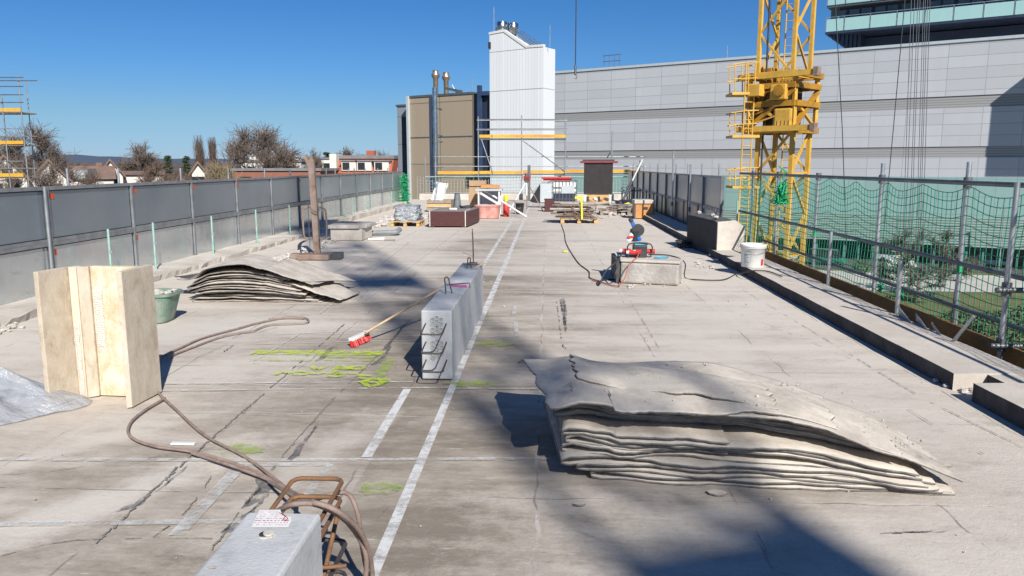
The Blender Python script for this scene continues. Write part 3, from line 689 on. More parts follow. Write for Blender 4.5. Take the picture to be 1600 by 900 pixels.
# dark connecting block
DO = onplane(768, .5)
db = T("dark_block", "dark navy block wedged between the beige building and white tower", "building", DO, BRZ, local=True)
dl = LF(DO, 739.5, 200)[0]; dt = LF(DO, 745, 146)[1]
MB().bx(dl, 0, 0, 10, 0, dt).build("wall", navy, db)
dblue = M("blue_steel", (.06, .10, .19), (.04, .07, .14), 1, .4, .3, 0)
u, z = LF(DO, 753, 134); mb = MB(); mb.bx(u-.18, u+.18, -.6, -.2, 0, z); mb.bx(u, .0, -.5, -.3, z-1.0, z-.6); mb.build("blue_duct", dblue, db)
# grey block left of beige
GO = onplane(645, 1.5)
gb = T("grey_block", "grey clad block with navy shaded recess left of the beige building", "building", GO, BRZ, local=True)
gl = LF(GO, 621, 200)[0]; gt = LF(GO, 632, 166)[1]
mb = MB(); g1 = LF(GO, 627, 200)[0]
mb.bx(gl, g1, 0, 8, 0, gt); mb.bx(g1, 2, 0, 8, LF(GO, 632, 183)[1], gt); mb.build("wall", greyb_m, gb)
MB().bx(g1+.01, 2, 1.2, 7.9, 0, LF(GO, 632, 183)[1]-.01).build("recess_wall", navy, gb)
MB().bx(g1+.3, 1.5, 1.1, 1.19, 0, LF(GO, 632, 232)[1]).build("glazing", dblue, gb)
MB().bx(gl-.1, 2, -.1, 8, gt, gt+.2).build("roof_edge", galv_dk, gb)

# ================================================================ TREES
bark = M("bark", (.175, .135, .112), (.11, .085, .07), 1.5, .9, 0, 0)
bark2 = M("twig_brown", (.17, .115, .085), (.10, .07, .055), 1.5, .9, 0, 0)
bark3 = M("twig_ochre", (.30, .235, .14), (.20, .155, .10), 1.5, .9, 0, 0)
conif = M("conifer_green", (.03, .05, .025), (.05, .07, .03), 1.5, .9, 0, 0)
def tree_mesh(seed, H, W, depth=6, br=4, thick=.05, up=.35, start=.22):
    rd = random.Random(seed); tr = MB(); tw = MB(); zc = H*(.58 if up < 1 else .52); rz = H*(.44 if up < 1 else .5); rx = W/2
    nodes = [V((0, 0, H*.04*i)) for i in range(8)]; par = {}
    tr.tube([V((0, 0, 0)), V((.1, 0, H*.15)), V((0, .1, H*.32))], H*.028, 7, True, H*.018)
    n_l = 70 if depth > 5 else 42
    for i in range(n_l):
        while True:
            q = V((rd.uniform(-1, 1), rd.uniform(-1, 1), rd.uniform(-1, 1)))
            if .25 < q.length < 1: break
        q = q*(q.length**-.4); lump = 1+.22*noise.noise(q*2+V((seed, 0, 0)))
        tip = V((q.x*rx*lump, q.y*rx*lump, zc+q.z*rz*lump))
        base = min(nodes, key=lambda nn: (nn-tip).length+max(0, nn.z-tip.z+H*.1)*2+(nn.xy.length)*.15)
        L = (tip-base).length; c = base+(tip-base)*.5+V((rd.gauss(0, L*.1), rd.gauss(0, L*.1), L*.12))
        pts = [base*(1-t)**2+c*2*t*(1-t)+tip*t*t for t in [j/6 for j in range(7)]]
        pts = [p+V((rd.gauss(0, .03), rd.gauss(0, .03), rd.gauss(0, .03)))*L for p in pts]
        (tr if L > H*.3 else tw).tube(pts, max(thick, L*.018), 5 if L > H*.3 else 3, False, thick*.6); nodes += pts[2:]
    outer = nodes[8:]
    for i in range(int(60*br*(2.4 if depth > 5 else 1.1))*6):
        p = rd.choice(outer); o = (p-V((0, 0, H*.3))).normalized()
        d = (o+V((rd.gauss(0, .7), rd.gauss(0, .7), rd.gauss(0, .5)+up*.5))).normalized(); L = rd.uniform(.05, .13)*H
        pts = [p]
        for j in range(3): d = (d+V((rd.gauss(0, .25), rd.gauss(0, .25), rd.gauss(0, .2)+.08))).normalized(); pts.append(pts[-1]+d*L/3)
        tw.tube(pts, thick*.75, 3, False, thick*.35)
        for k in range(3):
            a = rd.choice(pts[1:]); e = (d+V((rd.gauss(0, .6), rd.gauss(0, .6), rd.gauss(0, .6)))).normalized()
            tw.tube([a, a+e*L*.5], thick*.5, 3, False, thick*.3)
    zs = max(q[2] for q in tw.v); xs = sorted(abs(q[0]) for q in tw.v)[int(len(tw.v)*.985)]
    fx, fz = W/2/xs, H/zs
    for m_ in (tr, tw): m_.v = [(x*fx, y*fx, z*fz) for x, y, z in m_.v]
    return tr, tw
def tree(px, ptop, dist, wpx, label, seed, mat=bark, group='bare trees beyond the parapet', depth=5, br=4, thick=.06, gz=GZ, name='bare_tree', up=.35, py=258):
    d = ray(px, 258); t = dist/d.y; x, y = d.x*t, dist
    H = OY(px, ptop, dist).z-gz; W = wpx/1200*dist
    tr, tw = tree_mesh(seed, H, W, depth, br, thick, up)
    r = T(name, label, 'tree', (x, y, gz), rz=seed, group=group, local=True)
    tr.build('trunk', mat, r); tw.build('crown', mat, r); return r
tree(408, 186, 105, 125, 'largest bare tree, wide rounded crown above the middle of the left fence', 3, depth=6, br=4, thick=.055)
tree(48, 182, 90, 130, 'bare tree behind the left scaffold at the left edge', 5, depth=6, br=4, thick=.05)
tree(88, 218, 100, 42, 'thin bare tree just right of the left scaffold', 8, depth=5, br=4, thick=.05)
tree(221, 217, 115, 66, 'small bare tree standing alone between the hills and poplars', 11, depth=5, br=4, thick=.07)
def poplar(px, ptop, dist, wpx, label, seed):
    d = ray(px, 258); x = d.x*dist/d.y; H = OY(px, ptop, dist).z-GZ; W = wpx/1200*dist; rd = random.Random(seed)
    r = T('poplar', label, 'tree', (x, dist, GZ), local=True, group='poplars beside the largest tree'); tr = MB().tube([(0, 0, 0), (.1, 0, H*.5), (0, 0, H*.95)], .16, 5, True, .05); tw = MB()
    for i in range(420):
        z = H*rd.uniform(.2, .85); th = rd.uniform(0, 6.28); L = H*rd.uniform(.10, .22); w_ = W*.5*rd.uniform(.25, 1)*(1.05-(z/H)**2*.6)
        q = V((w_*math.cos(th), w_*math.sin(th), min(H, z+L))); tw.tube([V((0, 0, z)), V((q.x*.6, q.y*.6, z+L*.4)), q, q+V((q.x*.1, q.y*.1, L*.25))], .055, 3, False, .02)
    tr.build('trunk', bark2, r); tw.build('crown', bark2, r)
poplar(312, 218, 150, 26, 'narrow upright poplar, left of two beside the largest tree', 14)
poplar(333, 221, 150, 22, 'narrow upright poplar, right of two beside the largest tree', 15)
tree(492, 229, 120, 30, 'small bare tree behind the rusty post', 17, depth=5, br=3, thick=.06)
tree(548, 227, 170, 60, 'dome shaped bare tree above the red roofed house', 19, bark2, depth=5, br=5, thick=.08)
tree(600, 232, 165, 60, 'bare tree touching the grey block beside the house', 21, bark2, depth=5, br=5, thick=.08)
tree(78, 240, 74, 62, 'small tangled bare tree in front of the white gabled houses', 41, bark, depth=5, br=3, thick=.035)
tree(140, 256, 80, 60, 'low bare tree in front of the brown roofed house', 43, bark2, depth=5, br=3, thick=.035)
tree(243, 248, 88, 70, 'low brownish bare tree left of the poplars', 45, bark2, depth=5, br=4, thick=.04)
tree(345, 240, 86, 60, 'ochre twigged bare tree in front of the largest tree', 47, bark3, depth=5, br=4, thick=.04)
tree(10, 232, 60, 70, 'bare tree close behind the left scaffold poles', 49, bark, depth=5, br=3, thick=.035)
# hedge-like mass of brushwood: nobody could count it
rd = random.Random(4); mb = MB()
for i in range(13000):
    px = rd.uniform(-40, 650); dist = rd.uniform(104, 230); d = ray(px, 258); t = dist/d.y
    hh = 11.7+2.0*noise.noise(V((px*.03, 0, 0)))+(1.2 if 60 < px < 130 else 0)-.6
    z = GZ+hh*(1-rd.random()**2.2*.5); L = rd.uniform(.8, 2.2)
    p = V((d.x*t, dist, z-L)); q = p+V((rd.gauss(0, .5), rd.gauss(0, .5), L))
    mb.tube([p, q], .11, 3, False, .04)
STR("brushwood", mb, bark2, 'stuff', 'brown mass of leafless brushwood behind the houses')
rd = random.Random(9); mb = MB()
for i in range(5200):
    px = rd.gauss(345, 38); dist = rd.uniform(96, 112); d = ray(px, 258); t = dist/d.y
    z = GZ+10.6*(1-rd.random()**1.6*.55)-abs(px-345)*.02; L = rd.uniform(.6, 1.8); p = V((d.x*t, dist, z-L))
    mb.tube([p, p+V((rd.gauss(0, .4), rd.gauss(0, .4), L))], .05, 3, False, .02)
STR("ochre_brushwood", mb, bark3, 'stuff', 'ochre brushwood below the largest bare tree')
fm = M("far_wood", (.12, .09, .085), (.08, .07, .075), .02, 1, 0, 0)
mb = MB(); rd = random.Random(6)
for row in range(3):
    Y = 420+row*160
    mb.grid(160, 2, lambda a, b, Y=Y: (OY(-100+800*a, 258, Y).x, Y+b*.1, GZ+b*(12.0+row*1.5+2.2*noise.noise(V((a*60, row, 0)))+1.6*noise.noise(V((a*230, row, 0))))))
    mb.grid(160, 2, lambda a, b, Y=Y: (OY(-100+800*a, 258, Y).x, Y+40*b, GZ+(12.0+row*1.5+2.2*noise.noise(V((a*60, row, 0)))+1.6*noise.noise(V((a*230, row, 0))))*(1-b*.2)))
STR("far_woodland", mb, fm, 'stuff', 'distant brown wooded skyline')
for px, yt, lb in ((263, 243, 'small dark conifer on the skyline left of the poplars'), (291, 244, 'round dark evergreen on the skyline beside the poplars'), (511, 238, 'small dark conifer above the white flat roofs')):
    dist = 160; d = ray(px, 258); x = d.x*dist/d.y; H = OY(px, yt, dist).z-GZ; rd = random.Random(px)
    r = T('conifer', lb, 'tree', (x, dist, GZ), local=True, group='dark evergreens on the skyline')
    MB().cyl((0, 0, 0), (0, 0, H*.4), .25, n=6).build('trunk', bark, r); mb = MB()
    for i in range(420):
        h = rd.random()**.7; rr = 1.6*(1-h)+.3; th = rd.uniform(0, 6.28); p = V((rr*math.cos(th)*rd.random(), rr*math.sin(th)*rd.random(), H*(.35+.65*h)))
        mb.tube([p, p+V((math.cos(th)*.6, math.sin(th)*.6, -.15))], .14, 3, False, .03)
    mb.build('crown', conif, r)

# ================================================================ HOUSES
roofred = M("red_roof_tiles", (.42, .11, .06), (.30, .085, .05), 2, .85, 0, .5, 6)
roofbr = M("brown_roof_tiles", (.21, .13, .10), (.14, .10, .085), 1, .85, 0, .4, 6)
roofgr = M("grey_roof", (.22, .22, .23), (.16, .16, .17), 1, .8, 0, .2, 6)
render_w = M("white_render", (.72, .69, .63), (.60, .57, .52), .5, .9, 0, 0)
def house(px0, px1, ytop, yeave, dist, label, rm, gable=True, dp=4.5, name='house', rot=0, wm=None):
    a = OY(px0, 258, dist); b = OY(px1, 258, dist); c = (a+b)/2; wdt = (b-a).length
    zt_ = OY(px0, ytop, dist).z-GZ; ze = OY(px0, yeave, dist).z-GZ
    r = T(name, label, 'house', (c.x, dist, GZ), rz=math.atan2(-c.x, dist)+rot, local=True)
    w_ = wdt/2
    if gable:    # gable end faces the camera
        MB().extr([(-w_, 0, 0), (w_, 0, 0), (w_, 0, ze), (0, 0, zt_), (-w_, 0, ze)], (0, dp, 0)).build('wall', wm or render_w, r)
        mb = MB()
        for s_ in (-1, 1):
            mb.extr([(s_*(w_+.4), -.4, ze-.25), (0, -.4, zt_+.05), (0, -.4, zt_+.35), (s_*(w_+.4), -.4, ze+.05)], (0, dp+.8, 0))
        ro = mb.build('roof', rm, r)
        for q in (-1, 1):
            MB().bx(q*w_*.4-.45, q*w_*.4+.45, -.06, .0, ze-1.6, ze-.3).build('window', darkglass, r)
    else:
        MB().bx(-w_, w_, 0, dp, 0, ze).build('wall', wm or render_w, r)
        ro = MB().extr([(-w_-.3, -.4, ze), (-w_-.3, dp/2, zt_), (-w_-.3, dp+.4, ze)], (wdt+.6, 0, 0)).build('roof', rm, r)
        MB().bx(w_*.4, w_*.4+.7, dp/2-.3, dp/2+.4, zt_-.8, zt_+.4).build('chimney', roofbr, r, parent=ro)
    return r
house(52, 100, 253, 283, 82, 'white gabled house behind bare branches right of the left scaffold', roofbr)
house(-20, 34, 246, 282, 78, 'white gabled house seen through the left scaffold', roofbr)
house(96, 170, 259, 280, 95, 'brown roofed house with a grey rooflight left of the bright gable', roofbr, False)
house(156, 188, 252, 276, 99, 'bright white gable end right of the brown roofed house', roofbr)
house(196, 250, 267, 273, 105, 'low white house half hidden by brushwood', roofbr, False)
house(300, 318, 256, 272, 90, 'small white gable showing in the ochre brushwood', roofbr)
rl = OY(125, 265, 94); 
h = T('rooflight', 'grey metal rooflight box on the brown roofed house', 'rooflight', (rl.x, 94.5, rl.z-1.2))
MB().bx(rl.x-1.0, rl.x+.9, 94.2, 96, rl.z-1.3, rl.z+.1).build('frame', roofgr, h); MB().bx(rl.x-.85, rl.x+.75, 94.1, 94.19, rl.z-1.1, rl.z-.1).build('pane', lightgrey, h)
# flat roofed and red roofed buildings behind the fence
def slab(px0, px1, yt, yb, dist, label, m, name='building', cat='building'):
    a = OY(px0, yt, dist); b = OY(px1, yt, dist); zb = OY(px0, yb, dist).z
    r = T(name, label, cat, ((a.x+b.x)/2, dist, GZ))
    MB().bx(a.x, b.x, dist, dist+10, GZ, a.z-.3).build('wall', m, r); MB().bx(a.x-.2, b.x+.2, dist-.2, dist+10.2, a.z-.3, a.z).build('roof', roofgr, r)
    k = max(2, int((b.x-a.x)/3))
    for i in range(k):
        x = a.x+(b.x-a.x)*(i+.3)/k; MB().bx(x, x+1.2, dist-.05, dist, a.z-2.2, a.z-1.0).build('window', darkglass, r)
    return r
slab(376, 470, 250, 275, 118, 'flat roofed white building behind the largest bare tree', render_w)
slab(455, 532, 246, 262, 135, 'grey roofed white building left of the red roofed house', render_w)
slab(362, 500, 263, 275, 92, 'long low red brick building just above the left fence', M("red_brick", (.30, .12, .08), (.24, .10, .07), 2, .9, 0, .2, 10))
for px, y in ((383, 248), (415, 250), (452, 250)):
    p = OY(px, y, 116); ONE('roof_chimney', 'white chimney stack on the flat roofed building, %s' % {383: 'leftmost of three', 415: 'middle of three', 452: 'rightmost of three'}[px], 'chimney', MB().bx(p.x-.5, p.x+.5, 119, 120, p.z-1.0, p.z+.4).bx(p.x-.6, p.x+.6, 118.9, 120.1, p.z+.4, p.z+.6), render_w, group='white chimney stacks')
D = 100; a = OY(526, 262, D); b = OY(612, 262, D)
rh = T('red_roof_house', 'house with steep red tiled roof and three white dormers', 'house', ((a.x+b.x)/2, D, GZ))
ztp = OY(530, 248, D).z; zbt = OY(530, 271, D).z
MB().bx(a.x, b.x, D, D+12, GZ, zbt).build('wall', render_w, rh)
mb = MB(); dd_ = 1.6; mb.extr([(a.x, D-.4, zbt), (a.x, D+dd_, ztp), (a.x, D+12-dd_, ztp), (a.x, D+12.4, zbt)], (b.x-a.x, 0, 0)); rf = mb.build('roof', roofred, rh)
MB().bx(a.x-.1, b.x+.1, D+dd_-.3, D+11, ztp+.01, ztp+.45).build('flat_roof_edge', roofgr, rh)
for px in (546, 570, 597):
    p = OY(px, 262, D); dr = MB().bx(p.x-.95, p.x+.95, D-.35, D+2, zbt+.35, ztp-.35).build('dormer', render_w, rh); MB().bx(p.x-1.1, p.x+1.1, D-.5, D+2, ztp-.34, ztp-.2).build('dormer_roof', roofgr, rh, parent=dr)
    MB().bx(p.x-.8, p.x+.1, D-.42, D-.352, zbt+.5, ztp-.5).build('window', darkglass, rh, parent=dr)
MB().bx(a.x-.9, a.x-.02, D, D+3, GZ, ztp+.6).build('end_wall', render_w, rh)
p = OY(570, 247, D); MB().bx(p.x-.5, p.x+.6, D+3, D+4, ztp, ztp+1.1).build('chimney', roofred, rh, parent=rf)

# ================================================================ TOWER CRANE (lattice)
def lattice(root, c, a, rot, z0, z1, seg, leg, brc, m, ladder=True, phase=0):
    ca, sa = math.cos(rot), math.sin(rot)
    cor = [V((c[0]+(x*ca-y*sa)*a/2, c[1]+(x*sa+y*ca)*a/2, 0)) for x, y in ((-1, -1), (1, -1), (1, 1), (-1, 1))]
    for p in cor: MB().bar((p.x, p.y, z0), (p.x, p.y, z1), leg, up=(ca, sa, 0)).build('mast_leg', m, root)
    mb = MB(); n = int(round((z1-z0)/seg))
    for i in range(n):
        za = z0+(z1-z0)*i/n; zb = z0+(z1-z0)*(i+1)/n
        for j in range(4):
            p, q = cor[j], cor[(j+1) % 4]
            if (i+j*0+phase) % 2: p, q = q, p
            mb.bar((p.x, p.y, za), (q.x, q.y, zb), brc)
            if i % 2 == 0: mb.bar((p.x, p.y, za), (q.x, q.y, za), brc*.9)
    mb.build('mast_bracing', m, root)
    if ladder:
        mb = MB(); u = V((ca, sa, 0)); cc = V((c[0], c[1], 0))+V((-sa, ca, 0))*a*.25
        for s_ in (-.2, .2): mb.cyl(cc+u*s_+V((0, 0, z0)), cc+u*s_+V((0, 0, z1)), .025, n=5)
        k = int((z1-z0)/.3)
        for i in range(k): mb.cyl(cc-u*.2+V((0, 0, z0+i*.3)), cc+u*.2+V((0, 0, z0+i*.3)), .015, n=4)
        mb.build('ladder', m, root)
    return cor
CY = 30.0; cc = OY(1226, 258, CY); rot = R(-33)+math.atan2(-cc.x, CY)
cr = T('tower_crane', 'yellow lattice tower crane standing beyond the green net', 'tower crane', (cc.x, CY, GZ))
zA = OY(1226, 205, CY).z; zB = OY(1226, 122, CY).z
rotc = R(-43)
lattice(cr, (OY(1220, 300, CY).x, CY), 1.36, rotc, GZ, zA, 1.55, .15, .08, yellow, True)
lattice(cr, (OY(1228, 60, CY).x, CY), 1.36, rotc, zB, 27.0, 1.55, .13, .07, yellow, True, 1)
# climbing / slewing frame between the two mast sections
cx = OY(1223, 165, CY).x; mm = Matrix.Rotation(rotc, 3, 'Z')
def CP(x, y, z): q = mm @ V((x, y, 0)); return V((cx+q.x, CY+q.y, z))
for i, z in enumerate((zA, zA+.95, zB-.35, zB+.05)):
    for x0, y0, x1, y1 in ((-1, -1, 1, -1), (1, -1, 1, 1), (1, 1, -1, 1), (-1, 1, -1, -1)):
        e = .95 if i != 3 else 1.0
        MB().bar(CP(x0*e, y0*e, z), CP(x1*e, y1*e, z), .15, .20).build('frame_beam', yellow if (y0 == y1 and i in (0, 3)) else yellow_dk, cr)
for x in (-.88, .88):
    for y in (-.88, .88): MB().bar(CP(x, y, zA), CP(x, y, zB), .13, up=(1, .5, 0)).build('frame_post', yellow, cr)
for a_, b_ in (((-.9, -.9), (.9, -.9)), ((.9, -.9), (.9, .9)), ((-.9, .9), (-.9, -.9))):
    MB().bar(CP(*a_, zA+.1), CP(*b_, zB-.5), .15).build('frame_brace', yellow_dk, cr)
    MB().bar(CP(*b_, zA+.1), CP(*a_, zB-.9), .10).build('frame_brace', yellow, cr)
MB().box(CP(.35, -1.0, zB-.6), (.6, .3, .55), rz=rotc).build('gear_housing', yellow, cr, bevel=.04)
MB().box(CP(-.45, -.2, zA+1.5), (.5, .8, 1.6), rz=rotc).build('counter_block', yellow_dk, cr, bevel=.04)
MB().box(CP(.5, -.75, zA+.45), (.7, .5, .7), rz=rotc).build('gear_housing', yellow, cr, bevel=.08)
MB().cyl(CP(.45, -1.2, zB-.55), CP(.45, -1.3, zB-.55), .2, n=16).build('winch_drum', yellow_dk, cr)
MB().box(CP(0, .1, (zA+zB)/2), (1.0, .9, 1.5), rz=rotc).build('recess_block', M('recess_dark', (.10, .06, .025), (.05, .035, .02), 3, .7, .2, 0, grime=.5), cr, bevel=.05)  # dark block put in for the shaded recess inside the frame
for i in range(4): MB().bar(CP(-.9+i*.12, -.98, zA+.2+i*.35), CP(.2+i*.2, -.98, zA+.5+i*.4), .05).build('frame_rod', yellow_dk if i % 2 else yellow, cr)
MB().bar(CP(-.95, -.95, zA+.1), CP(-.95, .95, zB-.4), .16).build('frame_brace', yellow_dk, cr); MB().bar(CP(-.95, .95, zA+.3), CP(-.95, -.95, zB-.2), .12).build('frame_brace', yellow_dk, cr)
for z in (zB+.02, zA+.06):
    MB().bar(CP(-1.3, -1.0, z), CP(1.65, -1.0, z), .2, .2).build('outrigger_beam', yellow, cr)
    MB().box(CP(1.7, -1.0, z), (.16, .3, .3), rz=rotc).build('end_plate', rust, cr)
MB().box(CP(-.55, -1.1, zB-.5), (.6, .5, .42), rz=rotc).build('control_box', yellow, cr, bevel=.02)
MB().tube([CP(-.35, -.72, 20), CP(-.35, -.72, zB), CP(-.38, -.75, GZ+2)], .035, 6).build('power_cable', black, cr)
for i in range(5):
    MB().tube([CP(.2+i*.13, -.9, zB-.2), CP(.15+i*.15, -1.0, zA+.1)], .02, 4).build('hoist_line', black, cr)
# access platforms and ladder on the left of the mast
def rail(mb, pts, r=.022):
    for a_, b_ in zip(pts, pts[1:]): mb.cyl(a_, b_, r, n=5)
lx = lambda px, py: OY(px, py, CY)
for k_, (yt, yb) in enumerate(((100, 148), (174, 214), (262, 292))):
    mb = MB(); q = [(1138, yt+3), (1163, yt)]
    for dy in (0, .9):
        def P(px, py): v_ = lx(px, py); return V((v_.x, CY+dy-.5, v_.z))
        rail(mb, [P(1138, yt+4), P(1163, yt), P(1180, yt)]); rail(mb, [P(1144, yt+3), P(1144, yb)]); rail(mb, [P(1164, yt), P(1164, yb)])
        rail(mb, [P(1140, (yt+yb)/2+2), P(1178, (yt+yb)/2)], .022)
        mb.build('platform_railing', yellow, cr); mb = MB()
    v_ = lx(1160, yb); MB().box((v_.x, CY, v_.z), (1.0, 1.1, .09)).build('platform_floor', yellow, cr)
mb = MB()
for dx in (-.17, .17): rail(mb, [V((lx(1168, 110).x+dx, CY-.5, lx(1168, 100).z)), V((lx(1168, 110).x+dx-.1, CY-.5, GZ+.5))], .028)
z = GZ+.6
while z < lx(1168, 104).z: mb.cyl((lx(1168, 110).x-.22, CY-.5, z), (lx(1168, 110).x+.15, CY-.5, z), .018, n=4); z += .32
mb.build('access_ladder', yellow, cr)
MB().bar((cx-2, CY-3, 27.6), (cx+16, CY+26, 27.6), 1.1, 1.3).build('jib', yellow, cr)
# second crane behind the photographer: its mast shades the deck
MX, MY = .86+24*.375, 3.15-24*.927
c2 = T('tower_crane', 'second yellow lattice crane behind the viewer whose mast shadow crosses the deck', 'tower crane', (MX, MY, GZ))
lattice(c2, (MX, MY), 1.0, R(22), GZ, 30, 1.3, .135, .085, yellow)
for z in (12, 17.5, 24): MB().box((MX, MY, z), (.95, .95, .08), rz=R(20)).build('mast_platform', yellow_dk, c2)
MB().box((MX, MY, 31.2), (1.6, 1.6, 2.0), rz=R(20)).build('cab', white, c2)
jb = OY(899, 60, 30)
jt = V((jb.x, 30, 31.5)); jr = (jt-V((MX, MY, 31.5)))
mb = MB(); A_ = V((MX, MY, 32.4)); B_ = A_+jr*1.25; rr = V((jr.y, -jr.x, 0)).normalized()*.6
n = 30
for s_ in (-1, 1): mb.bar(A_+rr*s_, B_+rr*s_, .12)
mb.bar(A_+V((0, 0, 1.1)), B_+V((0, 0, 1.1)), .14)
for i in range(n):
    t0, t1 = i/n, (i+1)/n
    for s_ in (-1, 1):
        mb.bar(A_+(B_-A_)*t0+rr*s_, A_+(B_-A_)*(t0+t1)/2+V((0, 0, 1.1)), .06); mb.bar(A_+(B_-A_)*(t0+t1)/2+V((0, 0, 1.1)), A_+(B_-A_)*t1+rr*s_, .06)
mb.build('jib', yellow, c2)
hk = OY(899, 117, 30); hp = T('hoist_hook', 'small crane hook hanging on a dark rope above the white tower', 'crane hook', (hk.x, 30, hk.z))
MB().cyl((hk.x, 30, hk.z+.1), (hk.x, 30, 32.3), .022, n=5).build('rope', black, hp)
MB().cyl((hk.x, 30, hk.z), (hk.x, 30, hk.z+.35), .045, n=6).build('hook_block', galv_dk, hp)
MB().tube([V((hk.x, 30, hk.z)), V((hk.x+.06, 30, hk.z-.05)), V((hk.x+.05, 30, hk.z-.13)), V((hk.x-.03, 30, hk.z-.14))], .018, 5).build('hook', galv_dk, hp)
# hanging ropes in front of the hall
D = 55
lst = [(1305, 1316, 1323), (1414, 1396, 1378), (1424, 1417, 1410), (1429, 1421, 1414), (1434, 1427, 1420), (1437.5, 1430, 1423), (1443, 1437, 1431), (1446, 1440.5, 1434), (1449.5, 1443, 1437), (1453, 1447, 1441)]
for i, (xa_, xb_, xc_) in enumerate(lst):
    lab = ['dark rope hanging alone left of the rope bundle, nearest the yellow crane', 'dark slanting rope just left of the rope bundle'][i] if i < 2 else '%s rope from the left in the bundle before the silver hall' % ['', '', 'first', 'second', 'third', 'fourth', 'fifth', 'sixth', 'seventh', 'eighth'][i]
    pts = [OY(xa_+(xa_-xb_)*1.0, -200, D), OY(xa_, 0, D), OY(xb_, 200, D), OY(xc_, 395, D)]
    o = ONE('hanging_rope', lab, 'rope', MB().tube(pts, .022 if i > 1 else .03, 5), black if i < 2 else galv_dk, group='ropes hanging before the hall')

# ================================================================ LEFT SCAFFOLD (in the distance)
D = 34; sc_ = OY(18, 200, D)
ls = T('scaffold', 'scaffold with orange toe boards at the left edge of the picture', 'scaffold', (sc_.x, D, GZ))
for px, pb, dy in ((28, 38, 0), (14, 22, 1.1), (2, 8, 0), (-30, -24, 0), (-24, -20, 1.1)):
    a = OY(px, 118 if px > 10 else 150, D); MB().cyl((a.x, D+dy, GZ), (a.x, D+dy, a.z), .026, n=6).build('standard', galv, ls)
for y in (121, 126, 135, 148, 160, 201, 213, 252, 263):
    a = OY(36 if y not in (213, 263, 126) else 58, y, D); MB().cyl((a.x, D, a.z), (a.x-8, D-.5, a.z-.0), .024, n=6).build('ledger', galv_dk if y < 200 else galv, ls)
for y in (172, 223, 274):
    a = OY(32 if y == 172 else 36, y, D); MB().bx(a.x-8, a.x, D, D+.05, a.z-.06, a.z+.09).build('toe_board', board_y, ls)
    MB().bx(a.x-8, a.x, D+.06, D+1.1, a.z-.13, a.z-.08).build('platform', wood_old, ls)

# ================================================================ LEFT PANEL FENCE
FX = -6.4; py0 = 9.57; st = 2.02
lf = T('panel_fence', 'two row dark sheet metal panel fence along the left roof edge', 'fence', (FX, 20, 0))
ft, fmid = 1.43, .70
for i in range(-4, 12):
    ya = py0+st*i; yb = ya+st
    for r_, (z0_, z1_) in enumerate(((-.12, fmid+.018), (fmid+.02, ft))):
        MB().bx(FX-.012, FX, ya+.02, yb-.02, z0_, z1_-.03).build('panel', sheet_up if r_ or i < -1 else sheet_lo, lf)
        mb = MB(); mb.bx(FX-.03, FX+.035, ya+.0, ya+.045, z0_, z1_-.002); mb.build('upright', frame_m, lf)
        mb = MB(); mb.bx(FX-.03, FX+.03, ya+.047, yb-.002, z1_-.045, z1_); mb.bx(FX-.03, FX+.03, ya+.047, yb-.002, z0_, z0_+.04); mb.build('panel_rim', frame_m, lf)
    for z0_, z1_ in ((-.12, fmid+.018), (fmid+.02, ft)):
        za_, zb_ = z0_+.042, z1_-.047; g_y0, g_y1 = ya+.047, yb-.004
        MB().bx(FX+.001, FX+.004, g_y0, g_y1, zb_-.016, zb_).bx(FX+.001, FX+.004, g_y0, g_y1, za_, za_+.012).bx(FX+.001, FX+.0035, g_y0, g_y0+.016, za_+.012, zb_-.016).bx(FX+.001, FX+.0035, g_y1-.016, g_y1, za_+.012, zb_-.016).build('shadow_strip', black, lf)  # black strips stand in for the shadow lines beside the frames
    if i in (-1, 0, 1, 2, 3, 5): MB().bx(FX+.002, FX+.006, ya+.10, ya+.19, ft-.16, ft-.09).build('sticker', sticker, lf)
    if i in (0, 1): MB().bx(FX+.002, FX+.006, ya+.07, ya+.14, fmid-.16, fmid-.08).build('sticker', sticker, lf)
for ya in (py0-.06,): MB().cyl((FX+.05, ya, -.1), (FX+.05, ya, ft), .022, n=8).build('tube_post', galv, lf)
for px in (101, 181, 279, 354, 411, 451, 508, 522, 543, 552, 569, 589, 605, 620):
    y_ = OX(px, 265, FX-.15)[1]; MB().cyl((FX-.12, y_, .9), (FX-.12, y_, OX(px, 263, FX-.12)[2] if px < 440 else ft+.16), .02, n=6).build('rear_post', galv, lf)
# short green stub posts along the left kerb
ords = ['nearest', 'second', 'third', 'fourth', 'fifth', 'sixth', 'seventh', 'eighth', 'ninth', 'tenth']
for i, (px, yt, yb) in enumerate(((174, 357, 425), (244, 347, 422), (334, 337, 403), (402, 327, 380), (454, 320, 372), (541, 310, 350), (552, 308, 347), (571, 305, 345), (580.5, 303, 342), (613, 299, 338))):
    p = OX(px, yb, -6.12); zt_ = OX(px, yt, -6.12).z
    r = T('guard_post', '%s green painted guard post from the viewer along the left panel fence' % ords[i], 'post', (-6.12, p.y, .05), group='green guard posts along the left kerb')
    MB().cyl((-6.12, p.y, .05), (-6.12, p.y, zt_), .017, n=8).build('tube', greenp, r)
    MB().box((-6.10, p.y, zt_-.32), (.05, .03, .04)).build('hook', galv, r)
    MB().cyl((-6.12, p.y, .05), (-6.12, p.y, .08), .05, n=8).build('foot', galv, r)
